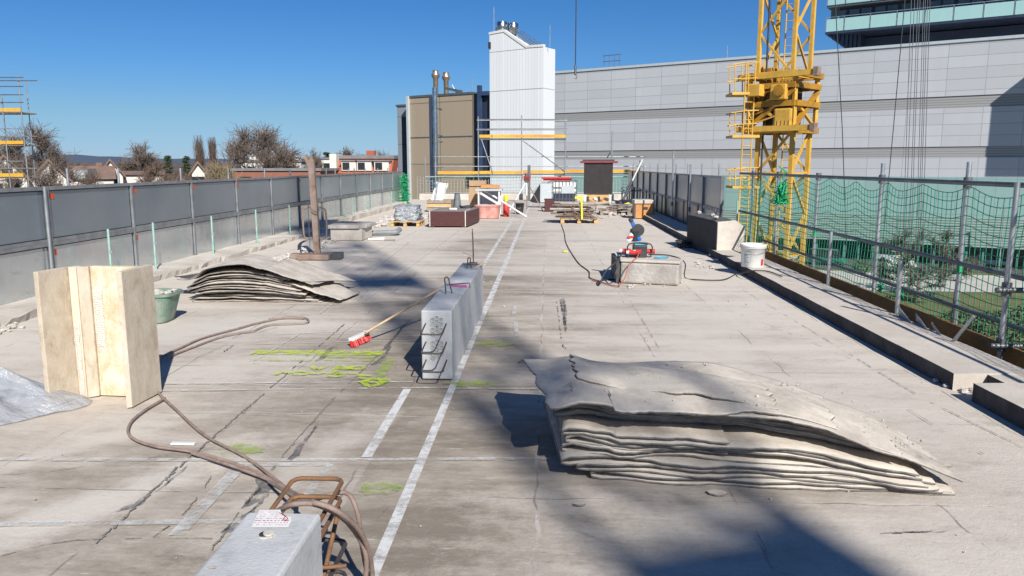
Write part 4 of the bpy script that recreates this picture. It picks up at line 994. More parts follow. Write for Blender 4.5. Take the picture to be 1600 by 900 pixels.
# net bundle at the far left corner
def bundle(px, y0, y1, D, label, r=.14, m=netbright, n=60, seed=1):
    rd = random.Random(seed); a = OY(px, y0, D); b = OY(px, y1, D); mb = MB()
    for i in range(n):
        z = a.z+(b.z-a.z)*rd.random(); pts = []
        for j in range(4): z += rd.uniform(-.16, .1); pts.append(V((a.x+rd.gauss(0, r*.5), D+rd.gauss(0, r*.5), max(b.z, z))))
        mb.tube(pts, .012, 3, False)
    return ONE('net_bundle', label, 'net', mb, m)
bundle(632, 274, 318, 33.6, 'bundle of bright green netting tied at the far left fence corner', .20, n=160)

# ================================================================ FAR END SCAFFOLD, NET
FY = 39.6
fs = T('edge_scaffold', 'two level scaffold with yellow toe boards across the far roof edge', 'scaffold', (OY(800, 258, FY).x, FY, -3))
def std(px, yt, yb=312, Y=FY, m=galv, r=.028):
    a = OY(px, yt, Y); b = OY(px+(yb-yt)*(px-800)*-.00013, yb, Y); MB().cyl((a.x, Y, min(b.z, -.5)), (a.x, Y, a.z), r, n=6).build('standard', m, fs)
for px, yt in ((680, 238), (747, 182), (815, 180), (884, 182), (664, 240), (1000, 250)): std(px, yt)
std(747, 235, Y=FY+.9); std(815, 190, Y=FY+.9, m=galv_dk)
def led(px0, px1, y, Y=FY, m=galv, r=.024, dy=0):
    a = OY(px0, y, Y); b = OY(px1, y+dy, Y); MB().cyl(a, b, r, n=6).build('ledger', m, fs)
for y in (188, 203): led(745, 887, y); led(745, 887, y-1.5, FY+.9, galv_dk)
for y in (245, 260): led(678, 887, y); led(884, 1010, y)
led(664, 1000, 301); led(664, 1000, 276, m=greenp)
for px0, px1, y in ((749, 884, 213), (684, 747, 270), (749, 815, 269.5), (817, 884, 268.5), (886, 1000, 267.5)):
    a = OY(px0, y, FY-.05); b = OY(px1, y, FY-.05); MB().bx(a.x, b.x, FY-.08, FY-.04, a.z-.07, a.z+.08).build('toe_board', board_y, fs)
    MB().bx(a.x, b.x, FY-.03, FY+.95, a.z-.16, a.z-.10).build('platform', galv_dk, fs)
for p_ in (((752, 217), (770, 271)), ((817, 220), (883, 268)), ((852, 288), (883, 270))):
    a = OY(*p_[0], FY-.1); b = OY(*p_[1], FY-.1); MB().cyl(a, b, .028, n=6).build('diagonal_brace', galv if p_[0][0] < 800 else galv_dk, fs)
def net(name, label, P, Q, zt_, zb_, cell, sagp, m, r=.004, group=None, tie=1.0, sagd=.09, cv=None, seg=4):
    P = V(P); Q = V(Q); L = (Q-P).length; u = (Q-P)/L; k = int(L/cell); rows = int((zt_-zb_)/cell); mb = MB()
    nrm = V((u.y, -u.x, 0))
    def pt(s_, f):     # f 0 top .. 1 bottom
        ph = (s_/tie+.15*math.sin(s_*.8)) % 1; sg = 4*ph*(1-ph)*sagd*(1+.4*noise.noise(V((s_*.5, 1, 2))))*(1-f)**1.3
        wob = noise.noise(V((s_*1.1, f*2, P.x)))*.05
        return P+u*(s_+.03*noise.noise(V((f*5, s_*2, 7))))+nrm*wob+V((0, 0, zt_-sg-(zt_-zb_-sg)*f-P.z*0+.02*noise.noise(V((s_*2, f*3, 1)))))-V((0, 0, P.z))
    for i in range(k+1): mb.tube([pt(i*cell, j/10) for j in range(11)], r, 3, False)
    ns = max(2, int(L/.12))
    for j in range(rows+1): mb.tube([pt(i*L/ns, j/rows) for i in range(ns+1)], r, 3, False)
    return ONE(name, label, 'net', mb, m, group=group)
a = OY(652, 290, FY+.1); b = OY(1005, 290, FY+.1); zt_ = OY(800, 276, FY).z
net('safety_net', 'pale safety net closing the far end of the roof', (a.x, FY+.12, 0), (b.x, FY+.12, 0), zt_, -.3, .16, 1, netpale, .009, tie=2.6, sagd=.06)

# ================================================================ RIGHT PANEL FENCE (far half)
RX = 3.86
rf_ = T('panel_fence', 'two row dark sheet metal panel fence along the far right roof edge', 'fence', (RX, 25, 0))
y_ = 17.2
while y_ < 36:
    for r_, (z0_, z1_) in enumerate(((-.05, .698), (.70, 1.46))):
        MB().bx(RX, RX+.012, y_+.02, y_+1.98, z0_, z1_-.03).build('panel', sheet_up, rf_)
        MB().bx(RX-.045, RX+.03, y_, y_+.05, z0_, z1_-.002).build('upright', galv_dk, rf_)
        MB().bx(RX-.03, RX+.03, y_+.052, y_+1.998, z1_-.045, z1_).bx(RX-.03, RX+.03, y_+.052, y_+1.998, z0_, z0_+.035).build('panel_rim', frame_m, rf_)
    MB().cyl((RX+.1, y_+.9, .6), (RX+.1, y_+.9, 1.46+.28), .018, n=6).build('rear_post', galv, rf_)
    MB().cyl((RX-.12, y_+.1, .0), (RX-.12, y_+.1, .74), .022, n=6).build('stub_post', galv_dk, rf_)
    y_ += 2.0
for i, (px, yt, yb, lab) in enumerate(((1050, 236, 318, 'far'), (1076, 257, 350, 'near'))):
    p = OX(px, yb, 3.72); a = OX(px, yt, 3.72)
    r = T('tall_pole', '%s one of two tall grey scaffold poles before the right panel fence' % {'far': 'taller and farther', 'near': 'shorter and nearer'}[lab], 'pole', (3.72, p.y, .2), group='tall poles before the right panel fence')
    MB().cyl((3.72, p.y, .2), (3.72, p.y, a.z), .026, n=8).build('tube', galv, r); MB().cyl((3.72, p.y, .5), (3.72, p.y, .62), .04, n=8).build('coupler', galv_dk, r)

# ================================================================ RIGHT GUARD RAIL + GREEN NET (near half)
GX = 4.15
sd_ = T('scaffold_deck', 'dark scaffold platform running outside the right kerb', 'scaffold', (3.9, 6, -.3))
for i in range(8): MB().bx(3.79, 4.10, -2+i*2.5+.01, .5+i*2.5-.01, -.22, -.17).build('platform_board', wood_old, sd_)
for i in range(5): MB().bar((3.78, -1+i*4, -.26), (4.2, -1+i*4, -.26), .05).build('bracket', galv_dk, sd_)
gr = T('guard_rail', 'scaffold tube guard rail with net and rusty toe board on the right roof edge', 'guard rail', (GX, 9, 0))
MB().cyl((GX+.05, -2, 1.525), (GX+.05, 17.1, 1.525), .024, n=8).build('top_rail', galv_dk, gr)
MB().cyl((GX+.02, -2, .72), (GX+.02, 17.0, .72), .024, n=8).build('middle_rail', galv_dk, gr)
MB().cyl((GX+.02, -2, .29), (GX+.02, 15.0, .27), .022, n=8).build('lower_rail', galv_dk, gr)
MB().bx(GX-.03, GX+.0, -2, 6.4, -.15, .11).build('toe_board', board_br, gr); MB().bx(GX-.035, GX-.005, 6.42, 14.6, -.14, .11).build('toe_board', board_br, gr)
for px, yt, yb in ((1515, 253, 525), (1380, 255, 465), (1279, 277, 420), (1217, 275, 408), (1178, 262, 400)):
    a = OX(px, yt, GX+.09); MB().cyl((GX+.09, a.y, -1.5), (GX+.09, a.y, a.z), .026, n=8).build('standard', galv, gr)
    MB().cyl((GX+.09, a.y, 1.47), (GX+.09, a.y, 1.58), .042, n=8).build('coupler', galv_dk, gr)
    if px in (1515, 1279): MB().cyl((GX+.09, a.y, .60), (GX+.09, a.y, .70), .029, n=8).build('green_mark', netbright, gr)
for px, yt in ((1408, 408), (1299, 362), (1590, 285)):
    XQ = 3.75 if px != 1590 else 4.05; a = OX(px, yt, XQ); MB().cyl((XQ, a.y, .0 if px != 1590 else -.3), (XQ, a.y, a.z), .024, n=8).build('short_post', galv, gr)
    if px == 1590:
        for z in (.12, .62): MB().cyl((XQ, a.y, z-.06), (XQ, a.y, z+.06), .042, n=8).build('coupler', galv_dk, gr); MB().cyl((XQ-.12, a.y-.05, z), (GX+.05, a.y-.05, z), .024, n=8).build('cross_tube', galv_dk, gr)
net('safety_net', 'green safety net sagging from the right guard rail', (GX+.08, 1.5, 0), (GX+.08, 17.1, 0), 1.50, -.75, .095, 1, netgreen, .0046, tie=1.05, sagd=.11)
bundle(1222, 285, 318, 12.2, 'bright green net bundle tied at the guard rail before the crane', .10, n=70, seed=5)
for i, (px, y, D_) in enumerate(((1403, 462, 8.2), (1372, 455, 8.8))):
    p = OX(px, y, GX+.03); rd = random.Random(i); mb = MB()
    for j in range(14): mb.tube([V((GX+.05+rd.gauss(0, .02), p.y+rd.gauss(0, .06), .26-rd.random()*.05)), V((GX+.06, p.y+rd.gauss(0, .07), .18)), V((GX+.05, p.y+rd.gauss(0, .07), .12))], .005, 3, False)
    ONE('net_knot', ['green knot of netting behind the toe board, nearer the tilted plates', 'green knot of netting behind the toe board, farther from the tilted plates'][i], 'net', mb, netbright)
# tilted bracket plates leaning against the toe board
for i, (a_, b_) in enumerate((((1405, 485), (1430, 516)), ((1432, 495), (1457, 531)), ((1456, 505), (1478, 538)), ((1522, 494), (1484, 540)))):
    p = OX(*a_, 3.72); q = OX(*b_, 3.66)
    nm = 'bracket_plate' if i < 2 else 'bracket_strut'
    ONE(nm, ['farther flat steel bracket plate leaning on the toe board', 'nearer flat steel bracket plate leaning on the toe board', 'thin steel strut leaning on the toe board, left leg of the pair', 'thin steel strut leaning on the toe board, right leg of the pair'][i],
        'bracket', MB().bar(p, q, (.085 if i < 2 else .03), .012, up=(1, 0, .3)), galv)

# ================================================================ DECK OBJECTS
# ---- precast beams -------------------------------------------------
def beam(root, x0, x1, y0, y1, h):
    o = MB().bx(x0, x1, y0, y1, .004, h).build('beam_body', conc, root, bevel=.012); return o
pb = T('precast_beam', 'long pale precast concrete beam standing on the white line with steel loops', 'concrete beam', (-.865, 7.4, 0))
BX0, BX1, BH = -.99, -.745, .565
beam(pb, BX0, BX1, 5.93, 8.95, BH)
def rings(root, y, face, groups):
    mb = MB(); dk = MB()
    for gx, gz, n in groups:
        for (ix, iz) in [(-1, .5), (0, .9), (1, .5), (-1, -.45), (0, 0), (1, -.45), (0, -.9)][:n]:
            c = V((gx+ix*.033, y-.004*face, gz+iz*.036))
            mb.tube([c+V((.0165*math.cos(t), 0, .0165*math.sin(t))) for t in [k*math.pi/6 for k in range(13)]], .0035, 4, False)
            dk.cyl(c+V((0, .003, 0)), c+V((0, .0045, 0)), .014, n=10)
    mb.build('duct_ring', conc, root); dk.build('duct_opening', M("dark_hole", (.36, .36, .35), (.26, .26, .26), 20, .9, 0, 0), root)
rings(pb, 5.93, 1, ((-.865, .475, 7), (-.865, .395, 7), (-.865, .285, 7), (-.865, .20, 5)))
def hoop(x0, x1, y, dy, z, r, drop=0):
    q = .03*(1 if dy > 0 else -1)
    return [V((x0, y, z)), V((x0, y+dy-q, z-drop)), V((x0+.012, y+dy-q*.3, z-drop)), V((x0+.03, y+dy, z-drop)), V((x1-.03, y+dy, z-drop)), V((x1-.012, y+dy-q*.3, z-drop)), V((x1, y+dy-q, z-drop)), V((x1, y, z))]
for z in (.46, .31, .165): MB().tube(hoop(-.955, -.79, 5.94, -.27, z, .008, .03), .0065, 6).build('rebar_hoop', rebar_dk, pb)
def loop_(x, y, z, h, wd, ax=0, lean=0):
    c, s_ = math.cos(ax), math.sin(ax)
    pts = [V((-wd/2, 0, 0)), V((-wd*.35, 0, h*.6)), V((-wd*.3, 0, h*.9)), V((0, 0, h)), V((wd*.3, 0, h*.9)), V((wd*.35, 0, h*.6)), V((wd/2, 0, 0))]
    return smooth([V((x+p.x*c+lean*p.z, y+p.x*s_, z+p.z)) for p in pts], 3)
MB().tube(loop_(-.87, 6.75, BH, .15, .06, .5, -.15), .006, 6).build('lifting_loop', rebar_dk, pb)
MB().tube(loop_(-.86, 8.45, BH, .12, .05, .5), .006, 6).build('lifting_loop', rebar_dk, pb)
MB().tube([(-.84, 8.75, BH), (-.845, 8.75, BH+.30), (-.85, 8.75, BH+.38)], .007, 6).build('steel_pin', rebar, pb)
MB().tube([(-.95, 7.20, BH+.008), (-.80, 7.3, BH+.009), (-.745, 7.32, BH+.009), (-.738, 7.32, BH-.04)], .0055, 5).build('bent_bar', rebar_dk, pb)
MB().tube([(-.93, 8.6, BH+.02), (-.76, 8.62, BH+.02), (-.745, 8.62, BH-.03)], .0055, 5).build('bent_bar', rebar_dk, pb)
MB().bx(-.9, -.80, 8.70, 8.82, BH, BH+.025).build('wood_wedge', rust, pb)
mb = MB(); blob(mb, [(-.93, 7.22, 0), (-.755, 7.26, 0), (-.755, 7.08, 0), (-.90, 7.12, 0)], BH+.002, .012, 3); mb.build('spray_dot', pinkm, pb)
# foreground beam
fb = T('precast_beam', 'precast concrete beam cut off by the bottom edge with a sticker and rusty hoops', 'concrete beam', (-.86, 1.2, 0))
beam(fb, -.985, -.738, -.4, 2.36, BH)
st_ = MB(); q = [G(*p, BH+.0025) for p in ((393, 824), (405, 797), (438, 796), (441, 805), (455, 808), (455, 815), (450, 824))]
st_.add(q, [tuple(range(len(q)))]); so_ = st_.build('sticker', white, fb)
mb = MB(); rd = random.Random(3)
for r_ in range(7):
    y = 800+r_*3.3; x = 404-r_*1.4
    while x < (436 if r_ < 3 else 449):
        w_ = rd.uniform(1.5, 5); a = G(x, y, BH+.004); b = G(min(x+w_, 450), y, BH+.004)
        if rd.random() < .8: strip(mb, [a, b], .0022 if r_ != 4 else .004, BH+.004)
        x += w_+rd.uniform(.8, 3)
for p in ([(436, 801), (446, 806), (442, 812), (452, 813)], [(440, 802), (450, 810), (445, 815)]): strip(mb, [G(*q, BH+.004) for q in p], .003, BH+.0045)
mb.build('printing', M("red_ink", (.5, .08, .09), (.4, .1, .12), 30, .7, 0, 0), fb, parent=so_)
c = G(417, 836, BH); MB().cyl((c.x, c.y, BH), (c.x, c.y, BH+.003), .026, n=20).build('hole_rim', mortar_white, fb)
MB().cyl((c.x-.006, c.y, BH+.003), (c.x-.006, c.y, BH+.0045), .018, n=18).build('hole', black, fb)
MB().cyl((c.x+.006, c.y, BH+.004), (c.x+.006, c.y, BH+.009), .0165, n=18).build('plug', M("cream_plug", (.6, .57, .5), (.5, .47, .4), 30, .8, 0, .3, 90), fb)
for z, dy in ((.50, .40), (.44, .37), (.24, .42), (.12, .40)):
    MB().tube(hoop(-.955, -.765, 2.34, dy, z, .008, -.02), .0085, 7).build('rebar_hoop', rebar if z > .3 else rebar_dk, fb)
MB().tube([(-.79, 2.4, .16), (-.79, 2.75, .40)], .009, 6).build('rebar_tie', rebar, fb); MB().tube([(-.93, 2.45, .3), (-.70, 2.5, .3)], .008, 6).build('rebar_tie', rebar, fb)

rd = random.Random(19)
for root, y0_, y1_, k in ((pb, 6.0, 8.9, 16), (fb, 1.5, 2.3, 12)):
    mb = MB()
    for i in range(k):
        x = rd.uniform(-.97, -.76); y = rd.uniform(y0_, y1_); r_ = rd.uniform(.003, .011); blob(mb, [(x+r_*math.cos(t)*1.3, y+r_*math.sin(t), 0) for t in [q*1.05 for q in range(6)]], BH+.0015+.0001*i, .002, i)
    sp_ = mb.build('mortar_specks', rubble_m, root); sp_['kind'] = 'stuff'
mb = MB()
for i in range(5): y = 8.0+i*.06; mb.rock((-.745, 6.2+i*.5, BH-.004), .012, i, (.5, 1.6, .5))
mb.build('edge_chips', conc_old, pb)['kind'] = 'stuff'
# ---- broom ----------------------------------------------------------
br = T('broom', 'red bristle push broom with long wooden handle propped on the concrete beam', 'broom', (-1.8, 7.0, 0))
hb = G(571, 520, .11); ht = V((-.72, 8.75, .625)); tip = hb
br_e = OY(835, 407, 8.9)
dv = (V((-.66, 8.0, .60))-hb)
hend = G(833, 408, .63)
hend = V((-.62, G(757, 412, .60).y*0+8.85, .62))
MB().cyl(hb, OY(759, 412, 8.0) if False else V((G(757, 411, .60).x, G(757, 411, .60).y, .605)), .0125, n=8).build('handle', M("broom_handle", (.62, .46, .30), (.5, .36, .22), 6, .6, 0, .1, 60, stretch=(1, 1, 1)), br)
# ---- broom head: long axis roughly along the view
u = V((.80, .60, 0)).normalized(); a = G(548, 531, .07); b = G(574, 519, .085)
MB().bar(a, b, .055, .03).build('head_block', white, br, bevel=.006)
mb = MB(); rd = random.Random(2); ax = (b-a); sd = V((ax.y, -ax.x, 0)).normalized()
for i in range(260):
    t = rd.random(); o_ = rd.uniform(-1, 1); p = a+ax*t+sd*o_*.022+V((0, 0, -.012)); q = p+V((0, 0, -.055))+sd*(o_*.02+.01)+ax*rd.gauss(0, .02)
    mb.cyl(p, V((q.x, q.y, max(q.z, .004))), .0035, n=4)
mb.build('bristles', red, br)

# ---- travertine cladding block ---------------------------------------
tv = T('stone_corner_block', 'pale travertine corner cladding piece standing upright in the left foreground', 'stone block', (-3.2, 5.25, 0))
H_ = .975
def slabpoly(pts, name, m, z0=.004, z1=H_, bevel=.004): return MB().prism(pts, z0, z1).build(name, m, tv, bevel=bevel)
slabpoly([(-3.53, 5.08), (-3.495, 5.075), (-3.445, 5.36), (-3.48, 5.37)], 'left_facing', trav)
slabpoly([(-3.444, 5.335), (-3.375, 5.315), (-3.375, 5.40), (-3.44, 5.41)], 'pilaster_strip', trav_pale)
slabpoly([(-3.373, 5.325), (-3.315, 5.37), (-3.315, 5.42), (-3.373, 5.41)], 'chamfer_strip', trav)
slabpoly([(-3.313, 5.385), (-2.965, 5.36), (-2.965, 5.43), (-3.313, 5.44)], 'back_slab', trav_y)
slabpoly([(-2.955, 5.095), (-2.925, 5.115), (-2.905, 5.50), (-2.965, 5.51)], 'right_facing', trav)
rd = random.Random(8); 
def trowel(x0, x1, y0, y1, z0, z1, n, name):
    mb = MB(); 
    def f(a, b):
        e = 1-max(abs(a-.5)*2, 0)**4; zz_ = z0+(z1-z0)*b; x = x0+(x1-x0)*a; yb = y0+(y1-y0)*a
        jx = .012*noise.noise(V((b*9, x0*50, 0)))
        return (x+jx, yb-.003-.006*e*(.6+.4*math.sin(b*n*6.28+2*noise.noise(V((a*3, b*12, 5)))))*min(1, b*8, (1-b)*8)+.004*(1-min(1, b*8, (1-b)*8)), zz_)
    mb.grid(9, 220, f); mb.build(name, mortar_white, tv)
trowel(-3.435, -3.39, 5.331, 5.318, .01, .60, 42, 'adhesive_strip'); trowel(-3.30, -3.235, 5.384, 5.379, .34, .82, 34, 'adhesive_strip')

# ---- plastic sheet --------------------------------------------------
def plastic():
    m, n, b = new_mat("clear_plastic_sheet")
    b.inputs["Base Color"].default_value = (.42, .45, .50, 1); b.inputs["Roughness"].default_value = .2
    f = ramp(n, noi(n, coords(n), 5, 7, .7), [(.3, .35), (.7, .75)]); n.links.new(f, b.inputs["Alpha"])
    bump(n, b, noi(n, coords(n, (1, 2, 1)), 6, 5, .6), .9, .05); return m
mb = MB()
cen = G(-35, 640)
def ps(a, b):
    th = 2*math.pi*a; rr = b*(.56+.10*math.sin(th*2+1)+.06*math.sin(th*5)+.04*noise.noise(V((math.cos(th)*3, math.sin(th)*3, 1))))
    z = .27*(1-b)**1.0*(1+.35*math.sin(th*4+1.3*math.sin(th)))+.02*abs(noise.noise(V((math.cos(th)*4*b, math.sin(th)*4*b, 2))))*b+.07*max(0, math.sin(th*7+b*3))*b*(1-b)*3+.006
    return (cen.x+rr*math.cos(th)*1.05, cen.y+rr*math.sin(th)*.85, z)
mb.grid(140, 26, ps)
ONE('plastic_sheet', 'crumpled translucent plastic sheet on the floor at the left edge', 'plastic sheet', mb, plastic())

# ---- hose ------------------------------------------------------------
def hose(pts, r=.012, k=8, name='hose', z=None): return MB().tube(smooth(pts, k), r, 7)
g_ = lambda px, py, z=.014: G(px, py, z)
hs_ = T('hose', 'brown twin hose looping over the floor from the stone block to the rusty hoops', 'hose', (-2.4, 4.6, 0))
hose([g_(475, 497), g_(440, 497), g_(400, 505), g_(375, 512), g_(320, 527), g_(285, 542), g_(250, 560), g_(240, 585), g_(247, 612), g_(275, 640), g_(320, 680), g_(380, 712), g_(425, 745), g_(455, 768), g_(480, 786)], .0092).build('hose_line', hose_m, hs_)
hose([g_(400, 515), g_(425, 507), g_(478, 504), g_(478, 497), g_(455, 495), g_(420, 498)], .0080).build('hose_line', hose_m, hs_)
hose([g_(262, 558), g_(300, 543), g_(350, 525), g_(400, 516)], .0080).build('hose_line', hose_m, hs_)
hose([g_(258, 622), g_(225, 642), g_(203, 662), g_(204, 682), g_(240, 697), g_(300, 706), g_(360, 722), g_(410, 742), g_(450, 766), g_(490, 780, .05)], .0092).build('hose_line', hose_m, hs_)
hose([g_(300, 708, .02), g_(360, 727, .03), g_(420, 750, .03), g_(465, 775, .1), g_(445, 790, .45), g_(475, 784, .56), g_(520, 795, .55), g_(562, 830, .40), g_(580, 880, .2), g_(575, 930, .06), g_(520, 980, .015)], .0100).build('hose_line', hose_m, hs_)
hose([g_(420, 752, .04), g_(480, 786, .2), g_(500, 778, .42), g_(540, 770, .46), g_(558, 800, .40), g_(565, 850, .25), g_(575, 900, .10), g_(590, 940, .015)], .0092).build('hose_line', hose_m, hs_)
hose([g_(430, 800, .50), g_(460, 788, .57), g_(500, 790, .55), g_(545, 818, .42), g_(572, 870, .25), g_(566, 940, .05)], .0100).build('hose_line', hose_m, hs_)
mb = MB(); rd = random.Random(1)
a = G(268, 694); b = G(306, 694)
for i in range(7):
    t = i/7; mb.box((a.x+(b.x-a.x)*(t+.07), a.y+.0, .006), ((b.x-a.x)/7.6, .03, .012), rz=.05)
ONE('folding_rule', 'small white folded strip lying on the floor beside the hose', 'folding rule', mb, white)

# ---- membrane piles ----------------------------------------------------
def pile(name, label, org, ux, uy, Hf, layers, seed, th=.011, loops=True):
    """folded sheets: profile in local x, extruded over local y, heights scaled by Hf(x, y)"""
    rd = random.Random(seed); r = T(name, label, 'membrane pile', tuple(org))
    def W(x, y, h):
        p = org+ux*x+uy*y
        hh = Hf(x, y)*h; return V((p.x, p.y, max(.005, hh)))
    for li, (za, zb, xl, xra, xrb, y0, y1, skew) in enumerate(layers):
        prof = []
        def xs(a, b, n): return [a+(b-a)*i/n for i in range(n+1)]
        R_ = (zb-za)/2; zm = (za+zb)/2; bl = rd.uniform(.05, .10)
        for x in xs(xra, xl+bl*2, 26): prof.append((x, za+.0, 0))
        for k in range(1, 8):
            t = -math.pi/2-math.pi*k/8; prof.append((xl+bl+bl*1.3*math.cos(t)-.0, zm+R_*1.6*math.sin(t), 1))
        for x in xs(xl+bl*2, xrb, 26): prof.append((x, zb, 0))
        n = len(prof); ny_ = 14; jit = [rd.uniform(-.015, .015) for _ in range(200)]
        mb = MB(); sd = rd.uniform(0, 50)
        def fn(a, b):
            i = min(n-1, int(round(a*(n-1)))); x, z, f = prof[i]
            y = y0+(y1-y0)*b
            edge = (i < 2 or i > n-3)
            yy = y+(.06*noise.noise(V((x*3, sd, z*5)))+.012*noise.noise(V((x*22, sd, 4))))*(1-b)+ (.03*noise.noise(V((x*6, sd+3, 1)))*b)
            xx = x+skew*b+(.05*noise.noise(V((y*3, sd, 8))) if edge else 0)
            zz_ = z+.035*noise.noise(V((x*2.6+sd, y*1.8, z*2)))*(.4+z)+.018*noise.noise(V((x*7+sd*3, y*3, 1)))
            return W(xx, yy, zz_)
        mb.grid(n, ny_, fn, th)
        mb.build('folded_sheet', memb, r)
    return r
# big pile in the right foreground
o_ = G(868, 706); ux = V((1, -.06, 0)).normalized(); uy = V((-.05, 1, 0)).normalized()
def Hbig(x, y):
    base = .43 if x < 1.0 else .43-.20*((x-1.0)/.8)**1.2 if x < 1.8 else max(.05, .23-.17*((x-1.8)/.45))
    if x < 0.12: base *= .88+.12*max(0, x)/.12
    w_ = (.028*math.sin(x*5.0+1.0+y*1.2)+.014*math.sin(x*9+2))*max(0, 1-x/2.0)
    fr_ = -.035*max(0, 1-y/.35)*(1 if x > .3 else .3)                      # front shoulder sags a little
    bk_ = min(1, max(0, (x-1.3)/.6)); back = (1+.06*min(y, .6)-.9*max(0, y-.9))*(1-bk_)+(1+.3*y-1.2*max(0, y-.75))*bk_
    return max(.03, (base+w_+fr_)*back)
L = []; N = 8
rd = random.Random(12)
for k in range(N):
    za = .02+k*.108+rd.uniform(-.012, .02); zb = za+rd.uniform(.05, .085)
    L.append((za, zb, .0+rd.uniform(-.03, .09)+(.16, .09, .06, .02, .03, 0, 0, 0)[k], 2.10-k*.03-rd.uniform(0, .08), 2.08-k*.05-rd.uniform(0, .15)-(.85 if k in (3, 5) else 0), rd.uniform(-.03, .04)+.06*(k > 3)+.12*(k > 5), .95+rd.uniform(-.1, .1), rd.uniform(-.1, .05)+.05))
bp = pile('membrane_pile', 'big folded pile of dusty roofing membrane in the right foreground', V((o_.x, 4.02, 0)), ux, uy, Hbig, L, 5)
# top sheets with their own outlines (draped over the pile)
def drape(root, poly4, Hf, org, lift, th=.009, nx=110, ny=44, seed=1, name='top_sheet', curl=0, mat=None):
    A, B, Cc, D_ = [V((*p, 0)) for p in poly4]; mb = MB()
    def fn(a, b):
        p = A*(1-a)*(1-b)+B*a*(1-b)+Cc*a*b+D_*(1-a)*b
        e = (.03*noise.noise(V((a*9, seed, b*2)))+.010*noise.noise(V((a*50, seed, 1))))*max(0, 1-b*6); ex_ = (.03*noise.noise(V((b*8, seed+5, 2)))+.012*noise.noise(V((b*40, seed, 3))))*(max(0, a*8-7)-max(0, 1-a*8))
        q = org+ux*p.x+uy*p.y
        z = Hf(p.x, p.y)+lift+.018*noise.noise(V((p.x*3.2, p.y*3, seed)))-curl*max(0, .12-b)*3*(.5+.5*noise.noise(V((a*5, seed, 3))))
        return V((q.x+ex_, q.y+e, max(z, .012)))
    mb.grid(nx, ny, fn, th); return mb.build(name, mat or memb, root)
ob = V((o_.x, 4.02, 0))
def Ht(x, y): return Hbig(max(x, 0), max(y, 0))*(.98) if x < 2.3 else .05
drape(bp, [(.30, .10), (2.14, .04), (2.10, .62), (.25, 1.05)], Ht, ob, -.010, seed=9)
drape(bp, [(.10, .03), (1.83, .02), (1.97, .58), (.05, 1.08)], Ht, ob, .004, seed=4)
drape(bp, [(-.04, -.05), (1.50, .08), (1.66, .66), (-.20, 1.18)], Ht, ob, .018, seed=2, curl=.02, th=.010)
drape(bp, [(.14, .34), (1.20, .10), (1.24, .42), (.14, .92)], Ht, ob, .030, seed=6, th=.010)
rd = random.Random(4); mb = MB()
for i in range(70):
    x, y = rd.uniform(.2, 2.1), rd.uniform(0.05, .8); q = ob+ux*x+uy*y; mb.rock((q.x, q.y, Ht(x, y)+.03), rd.uniform(.003, .009), i)
cr_ = mb.build('crumbs', rubble_m, bp); cr_['kind'] = 'stuff'
rd = random.Random(77)
for i, (px, py) in enumerate(((1345, 762), (1120, 772), (905, 790), (1478, 730))):
    p = G(px, py); mb = MB(); k = 7; r_ = rd.uniform(.02, .05); pts_ = [(p.x+r_*(1+.5*rd.random())*math.cos(6.283*j/k), p.y+r_*.6*(1+.5*rd.random())*math.sin(6.283*j/k)) for j in range(k)]
    mb.prism(pts_, .004, .012); ONE('felt_scrap', ['pale torn felt scrap against the big pile front, nearest its right end', 'torn felt scrap in front of the middle of the big pile', 'torn felt scrap in the shade left of the big pile front', 'torn felt scrap at the right tip of the big pile'][i], 'scrap', mb, memb if i else rubble_m)
# left pile
o2 = G(292, 470); o2 = V((o2.x, o2.y-.05, 0)); ux0, uy0 = ux, uy
ux = V((1, .02, 0)).normalized(); uy = V((-.02, 1, 0)).normalized()
def Hl(x, y):
    base = .40+.06*math.sin(x*4.2-1.2+y) if x < 1.0 else .42-.33*((x-1.0)/1.0)
    if x < .25: base *= .72+.28*max(0, x)/.25
    return max(.03, base*(1-.05*y))
L = []; N = 6
for k in range(N):
    za = .02+k*.145; zb = za+.09
    L.append((za, zb, .10-.02*k+rd.uniform(-.05, .1), 1.75-k*.08-rd.uniform(0, .15), 1.7-k*.08, rd.uniform(-.02, .05)+(.05 if k > 3 else 0), 1.25, .05))
lp = pile('membrane_pile', 'smaller folded pile of dusty membrane near the left fence', o2, ux, uy, Hl, L, 15)
drape(lp, [(-.25, .35), (1.62, .02), (1.75, 1.0), (-.10, 1.35)], Hl, o2, .000, seed=3)
drape(lp, [(.05, .02), (1.5, -.04), (1.95, 1.05), (.30, 1.35)], Hl, o2, .014, seed=7)
drape(lp, [(-.35, .5), (.1, .3), (.35, 1.3), (.0, 1.4)], lambda x, y: Hl(x, y)*.9, o2, .022, seed=17, mat=bitumen)
drape(lp, [(1.35, .02), (2.0, -.12), (2.1, .55), (1.65, .85)], lambda x, y: max(.03, .20-.28*(x-1.4)), o2, .01, seed=13, ny=12, nx=24)
ux, uy = ux0, uy0
